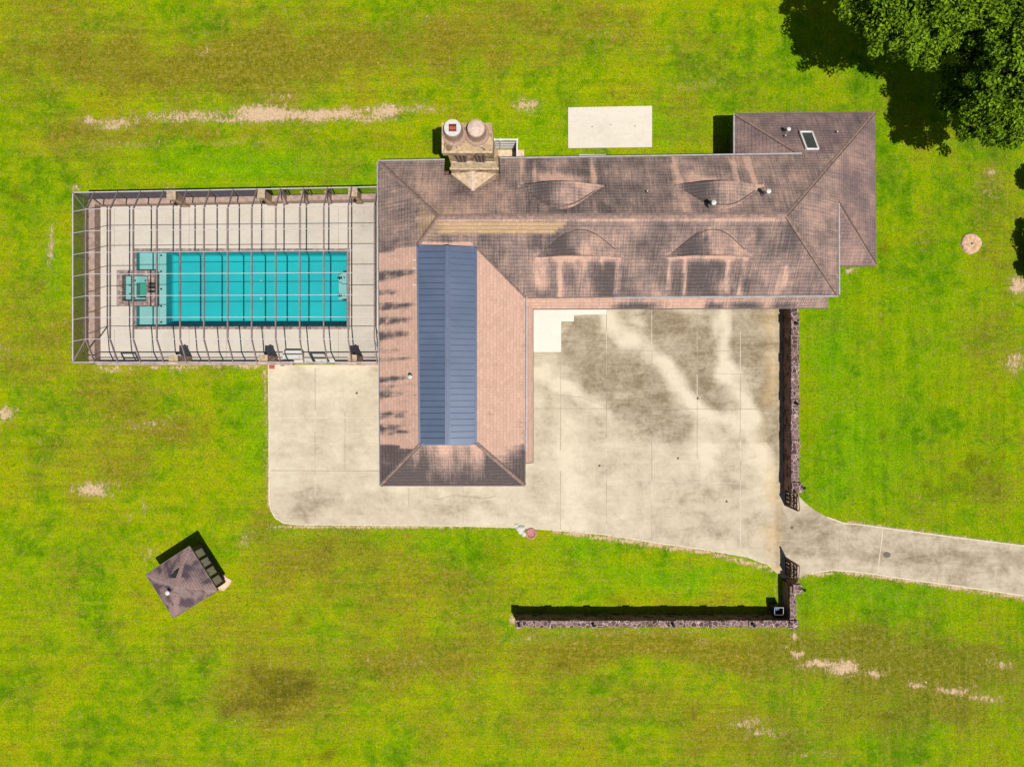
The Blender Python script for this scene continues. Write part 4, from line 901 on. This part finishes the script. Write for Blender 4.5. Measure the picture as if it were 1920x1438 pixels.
# open steel bin in the wall corner
CT = thing('utility_bin', P(1461, 1146), 'dark open-topped metal bin with a pale rim in the wall corner', 'bin')
mb = MB(); a = P(1452.5, 1153, 1.1); b = P(1469, 1139, 1.1); t = .03
for q in ((a.x, b.x, b.y-t, b.y), (a.x, b.x, a.y, a.y+t), (a.x, a.x+t, a.y+t, b.y-t), (b.x-t, b.x, a.y+t, b.y-t)): mb.box(*q, .02, 1.08, M['black'])
mb.box(a.x+t, b.x-t, a.y+t, b.y-t, .02, .6, M['black']); mb.build('body', CT)
mb = MB(); mb.box(a.x-.02, b.x+.02, b.y-.02, b.y+.02, 1.081, 1.11, M['gutter'])
for x in (a.x-.02, b.x-.02): mb.box(x, x+.03, a.y+.1, b.y-.021, 1.081, 1.105, M['gutter'])
mb.build('rim', CT)
c = Vector(((a.x*.65+b.x*.35), (a.y+b.y*2)/3, 0)); mb = MB(); mb.lathe((c.x, c.y), [(.10, .6), (.13, .7), (.12, .85), (.05, .92), (0, .93)], M['bluebox'], 14); mb.build('blue_canister', CT)

# ------------------------------------------------------------------ shed
hs = 1.95
cl = [P(273.5, 1077, hs), P(355, 1024.3, hs), P(407.3, 1107, hs), P(325.5, 1158, hs)]    # W, N, E, S corners
cen = sum(cl, Vector())/4; apx = Vector((cen.x, cen.y, 2.85))
SH = thing('garden_shed', (cen.x, cen.y, 0), 'small square shed with a pyramid shingle roof on the west lawn', 'shed')
mb = MB()
for i in range(4):
    a, b = cl[i], cl[(i+1) % 4]; o = ((a+b)/2-cen); o.z = 0; o.normalize()
    if (b-a).cross(apx-a).z < 0: tri = [b, a, apx]
    else: tri = [a, b, apx]
    add_roof(mb, tri, (o.x, o.y), M['shed_shingle'], .3)
    fo = o*.04; mb.hexa([zup(a, -.14), zup(b, -.14), zup(b, -.14)+fo, zup(a, -.14)+fo, zup(a, -.005), zup(b, -.005), zup(b, -.005)+fo, zup(a, -.005)+fo], M['fascia'])
    mb.face([zup(a, -.12), zup(b, -.12), cen-Vector((0, 0, .1))], M['wood'])
def paint_shed(v):
    x, y = pix(v); d = min(seg_d(x, y, 329, 1093, *pix(c))[0] for c in cl); return (.72-.6*math.exp(-(d/7)**2)+.9*fbm(v[0]*1.9, v[1]*1.9, 5, 5), 0, .75*(1-math.exp(-(d/12)**2)), 1)
sroof = mb.build('roof', SH, paint=paint_shed)
mb = MB(); ins = .90; wc = [cen+(c-cen)*ins for c in cl]
for i in range(4):
    a, b = wc[i], wc[(i+1) % 4]; a = Vector((a.x, a.y, 0)); b = Vector((b.x, b.y, 0)); mb.bar(zup(a, .95), zup(b, .95), .1, 1.9, M['wood'])
mb.build('wall', SH)
a, b = cl[1], cl[2]; dr = (b-a).normalized(); on = Vector((-dr.y, dr.x, 0)); on = on if on.dot((a+b)/2-cen) > 0 else -on
w0 = cen+(a-cen)*ins; w1 = cen+(b-cen)*ins
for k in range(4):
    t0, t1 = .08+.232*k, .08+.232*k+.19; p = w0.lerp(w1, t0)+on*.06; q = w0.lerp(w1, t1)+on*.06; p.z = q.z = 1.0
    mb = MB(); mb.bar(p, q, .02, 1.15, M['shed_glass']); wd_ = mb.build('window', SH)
    mb = MB()
    for z in (.40, 1.60): pp = Vector((p.x, p.y, z)); qq = Vector((q.x, q.y, z)); mb.bar(pp, qq, .09, .06, M['black'])
    for e in (p, q): mb.bar((e.x, e.y, .4), (e.x, e.y, 1.6), .06, .09, M['black'], on)
    if k in (1, 2): m_ = (p+q)/2; mb.bar((m_.x, m_.y, 1.3), (m_.x, m_.y, 1.57), .04, .05, M['black'], on); mb.bar((m_.x, m_.y, .43), (m_.x, m_.y, .6), .04, .05, M['black'], on)
    mb.build('frame', wd_)
mb = MB(); c = P(417, 1092); mb.prism([(c.x+.62*math.cos(t)*(1+.2*math.sin(3*t)), c.y+.5*math.sin(t)*(1+.2*math.cos(4*t))) for t in [k*.35 for k in range(18)]], 0, .05, M['sand']); tag(mb.build('stone_slab'), 'tan ragged stone slab on the grass at the east corner of the shed', 'slab')
def shed_pt(px, py):
    h = 2.3; return P(px, py, h)
p = P(320, 1108, 2.42); mb = MB(); mb.tube([p, zup(p, .42)], .11, M['pale_frame'], 14); o = mb.build('roof_vent', sroof); o.parent = SH; o.matrix_parent_inverse = Matrix.Translation(-SH.location)
mb = MB(); mb.lathe((p.x, p.y), [(.145, 2.84), (.145, 2.88), (0, 2.94)], M['white'], 18); mb.build('vent_cap', o)
mb = MB(); p = P(327, 1076, 2.6)
mb.hexa([(p.x-.30, p.y-.25, 2.3), (p.x+.1, p.y-.3, 2.35), (p.x+.25, p.y+.3, 2.3), (p.x-.08, p.y+.05, 2.25), (p.x-.26, p.y-.22, 2.72), (p.x+.10, p.y-.24, 2.74), (p.x+.22, p.y+.28, 2.66), (p.x-.07, p.y+.03, 2.68)], M['black']); mb.build('roof_cowl', SH)
mb = MB(); p = P(330, 1116, 2.45); mb.tube([zup(p, -.1), zup(p, .12)], .05, M['black'], 8); p = P(325, 1133, 2.2); mb.tube([zup(p, -.1), zup(p, .1)], .04, M['black'], 8); mb.build('pipe_stub', SH)

# ------------------------------------------------------------------ small things
mb = MB(); c = P(1820, 457); ring = []; N = 40
rad = [.70+.02*math.sin(3*k*.157+1)+.05*fbm(k*.9, 1) for k in range(N)]
def rr(f, z): return [(c.x+rad[k]*f*math.cos(2*math.pi*k/N), c.y+rad[k]*f*math.sin(2*math.pi*k/N), z+.02*fbm(k*.5, f*5)) for k in range(N)]
rings = [rr(1.08, .0), rr(1.0, .12), rr(.9, .16), rr(.55, .17), rr(.15, .16), rr(.08, .06)]
for r0, r1 in zip(rings, rings[1:]):
    for k in range(N): mb.face([r0[k], r0[(k+1) % N], r1[(k+1) % N], r1[k]], M['cutwood'])
mb.face(rings[-1], M['black'])
tag(mb.build('tree_stump'), 'pale round tree stump with a small dark hole on the east lawn', 'stump')
mb = MB(); c = P(1663, 1040, .04); mb.prism([(c.x+.27*math.cos(t), c.y+.2*math.sin(t)) for t in [k*.314-.3 for k in range(20)]], .036, .055, M['iron']); mb.prism([(c.x+.2*math.cos(t), c.y+.14*math.sin(t)) for t in [k*.314 for k in range(20)]], .0551, .063, M['iron']); tag(mb.build('drain_cover'), 'dark oval drain cover set into the concrete drive', 'drain cover')
mb = MB(); c = P(1485, 989, .04); mb.prism([(c.x+.12*math.cos(t), c.y+.12*math.sin(t)) for t in [k*.5 for k in range(12)]], .036, .05, M['iron']); tag(mb.build('drain_cover'), 'small dark drain cap in the concrete between the gate leaves', 'drain cover')
c = P(996, 1000); mb = MB(); mb.lathe((c.x, c.y), [(.42, 0), (.40, .12), (.30, .14), (.22, .05), (0, .03)], M['pinkstone'], 22)
tag(mb.build('stone_basin'), 'pink stone basin at the edge of the driveway and the front lawn', 'basin')
for i, (px, py, r) in enumerate(((976, 992, .3), (968, 985, .16), (983, 1001, .18))):
    c = P(px, py); mb = MB(); N = 10
    for (f0, z0), (f1, z1) in (((1, 0), (1.05, .10)), ((1.05, .10), (.6, .2)), ((.6, .2), (0, .22))):
        for k in range(N):
            def q(f, z, kk): t = 2*math.pi*kk/N; w_ = 1+.2*math.sin(3*t+i); return (c.x+r*f*w_*math.cos(t), c.y+r*f*w_*math.sin(t), z*r/.3)
            mb.face([q(f0, z0, k), q(f0, z0, k+1), q(f1, z1, k+1), q(f1, z1, k)], M['plaster'])
    tag(mb.build('white_rock'), ('largest white rock beside the pink stone basin', 'smallest white rock, on the driveway edge above the largest one', 'white rock in the grass just below the largest one')[i], 'rock', 'white rocks by the driveway edge')
# loose debris spots on the court
for i, (px, py, lab) in enumerate(((1308, 747, 'small dark pebble in the upper middle of the parking court'), (1271, 859, 'small dark pebble in the middle of the parking court'), (1362, 940, 'small dark pebble near the lower right of the parking court'), (1124, 873, 'small dark pebble in the lower left of the parking court'), (669, 737, 'dark floor drain spot on the left patio'))):
    c = P(px, py); mb = MB(); mb.lathe((c.x, c.y), [(.09, .03), (.07, .08), (0, .10)], M['iron'], 7); tag(mb.build('pebble'), lab, 'pebble', 'dark pebbles on the concrete')
mb = MB(); c = P(530, 684); mb.box(c.x-.13, c.x+.13, c.y-.09, c.y+.09, .036, .06, M['iron']); tag(mb.build('floor_drain'), 'grey rectangular floor drain on the patio by the pool screen', 'drain cover')
mb = MB(); c = P(670, 683); mb.box(c.x-.62, c.x+.62, c.y-.10, c.y+.10, .036, .09, M['pillar_tan']); tag(mb.build('door_sill'), 'tan timber sill on the patio against the pool screen', 'sill')
mb = MB(); c = P(510, 688); mb.box(c.x-.2, c.x+.2, c.y-.14, c.y+.12, .0, .07, M['terracotta']); tag(mb.build('paving_brick'), 'reddish brick lying at the corner of the patio', 'brick')

# ------------------------------------------------------------------ trees
def tree(name, lobes, base, label, n_leaf, mat, size=.2, group=None, seed=1):
    rnd = random.Random(seed); T = thing(name, base, label, 'tree', group)
    verts = []; faces = []; tint = []; clumps = []
    for (cx, cy, cz, rx_, ry_, rz_, wgt) in lobes:
        for _ in range(int(wgt)):
            th = rnd.uniform(0, 2*math.pi); ph = math.acos(rnd.uniform(-.35, 1)); k = rnd.uniform(.55, 1.0)
            k2 = k*(1+.16*fbm(math.cos(th)*1.7, math.sin(th)*1.7, cx))
            clumps.append((cx+rx_*k2*math.sin(ph)*math.cos(th), cy+ry_*k2*math.sin(ph)*math.sin(th), cz+rz_*k*math.cos(ph), rnd.uniform(.25, .62), rnd.random()))
    per = n_leaf//len(clumps)
    for (x, y, z, r, tn) in clumps:
        for _ in range(per):
            # leaves shell of each twig cluster
            d = Vector((rnd.gauss(0, 1), rnd.gauss(0, 1), rnd.gauss(0, .8))).normalized()*r*rnd.uniform(.4, 1.15)
            p = Vector((x, y, z))+d
            nrm = (d.normalized()*.6+Vector((rnd.gauss(0, .6), rnd.gauss(0, .6), rnd.gauss(.5, .5)))).normalized()
            t = nrm.cross(Vector((rnd.gauss(0, 1), rnd.gauss(0, 1), rnd.gauss(0, 1)))).normalized(); bt = nrm.cross(t)
            s = size*rnd.uniform(.55, 1.15); i = len(verts)
            verts += [tuple(p-t*s*.55), tuple(p+bt*s*.28+nrm*s*.06), tuple(p+t*s*.55), tuple(p-bt*s*.28+nrm*s*.06)]
            faces.append((i, i+1, i+2, i+3)); tv = max(0, min(1, .25+.5*tn+rnd.gauss(0, .22))); tint += [tv]*4
    me = bpy.data.meshes.new('crown'); me.from_pydata(verts, [], faces); me.materials.append(mat)
    ca = me.color_attributes.new('paint', 'FLOAT_COLOR', 'POINT'); ca.data.foreach_set('color', [c for t in tint for c in (t, t, t, 1)])
    o = bpy.data.objects.new('crown', me); COL.objects.link(o); o.parent = T; o.matrix_parent_inverse = Matrix.Translation(-T.location)
    mb = MB(); b = Vector(base); top = Vector((sum(l[0] for l in lobes)/len(lobes), sum(l[1] for l in lobes)/len(lobes), lobes[0][2]*.55)); R = max(.12, lobes[0][3]*.11)
    mb.tube([b, b.lerp(top, .4)+Vector((.1, .05, 0)), top], [R*1.5, R, R*.8], M['trunk'], 12)
    for l in lobes:
        for _ in range(5):
            e = Vector((l[0]+rnd.uniform(-.6, .6)*l[3], l[1]+rnd.uniform(-.6, .6)*l[4], l[2]+rnd.uniform(-.2, .5)*l[5])); m_ = top.lerp(e, .5)+Vector((0, 0, -.3))
            mb.tube([top, m_, e], [R*.5, R*.3, .04], M['trunk'], 7)
    mb.build('trunk', T, True)
    return T
def lob(px, py, h, rx, ry, rz, w_): p = P(px, py, h); k = (H-h)/F; return (p.x, p.y, h, rx*k, ry*k, rz, w_)
tree('oak_tree', [lob(1745, 0, 8.0, 120, 90, 2.4, 150), lob(1690, 50, 7.4, 75, 55, 1.8, 70), lob(1850, -30, 8.2, 110, 70, 2.2, 80), lob(1700, -60, 8, 110, 60, 2.2, 60), lob(1640, 20, 6.4, 55, 50, 1.6, 50), lob(1800, 85, 4.6, 75, 60, 1.6, 70), lob(1720, 80, 4.8, 60, 40, 1.4, 40)], P(1760, 20, 0)+Vector((-3, -1.5, 0)), 'broad leafy oak tree at the top of the picture, nearer the house roof', 62000, M['leaf'], .25, 'oak trees northeast of the house', 3)  # two low lobes at the end are added to darken the gap between crowns
tree('oak_tree', [lob(1895, 110, 7.6, 75, 75, 2.3, 90), lob(1860, 220, 6.2, 60, 60, 1.9, 70), lob(1960, 170, 7.4, 90, 110, 2.2, 80), lob(1900, 50, 7.6, 60, 50, 2, 40), lob(1840, 130, 4.4, 55, 60, 1.5, 50), lob(1800, 180, 4.0, 40, 40, 1.3, 30)], P(1910, 150, 0)+Vector((-4, -2.0, 0)), 'leafy oak tree against the right edge with a lobe hanging over the lawn', 50000, M['leaf'], .25, 'oak trees northeast of the house', 8)  # last two low lobes added for shade under and beside this crown
tree('small_tree', [lob(1962, 448, 1.3, 34, 30, .7, 30), lob(1956, 490, 1.1, 30, 24, .6, 20)], P(1955, 470, 0), 'dark small tree cut by the right edge below the stump level', 12000, M['leaf2'], .2, 'small dark trees at the right edge', 5)
tree('small_tree', [lob(1962, 330, 1.2, 24, 15, .6, 20)], P(1958, 332, 0), 'dark small tree just showing at the right edge above the stump', 7000, M['leaf2'], .2, 'small dark trees at the right edge', 6)
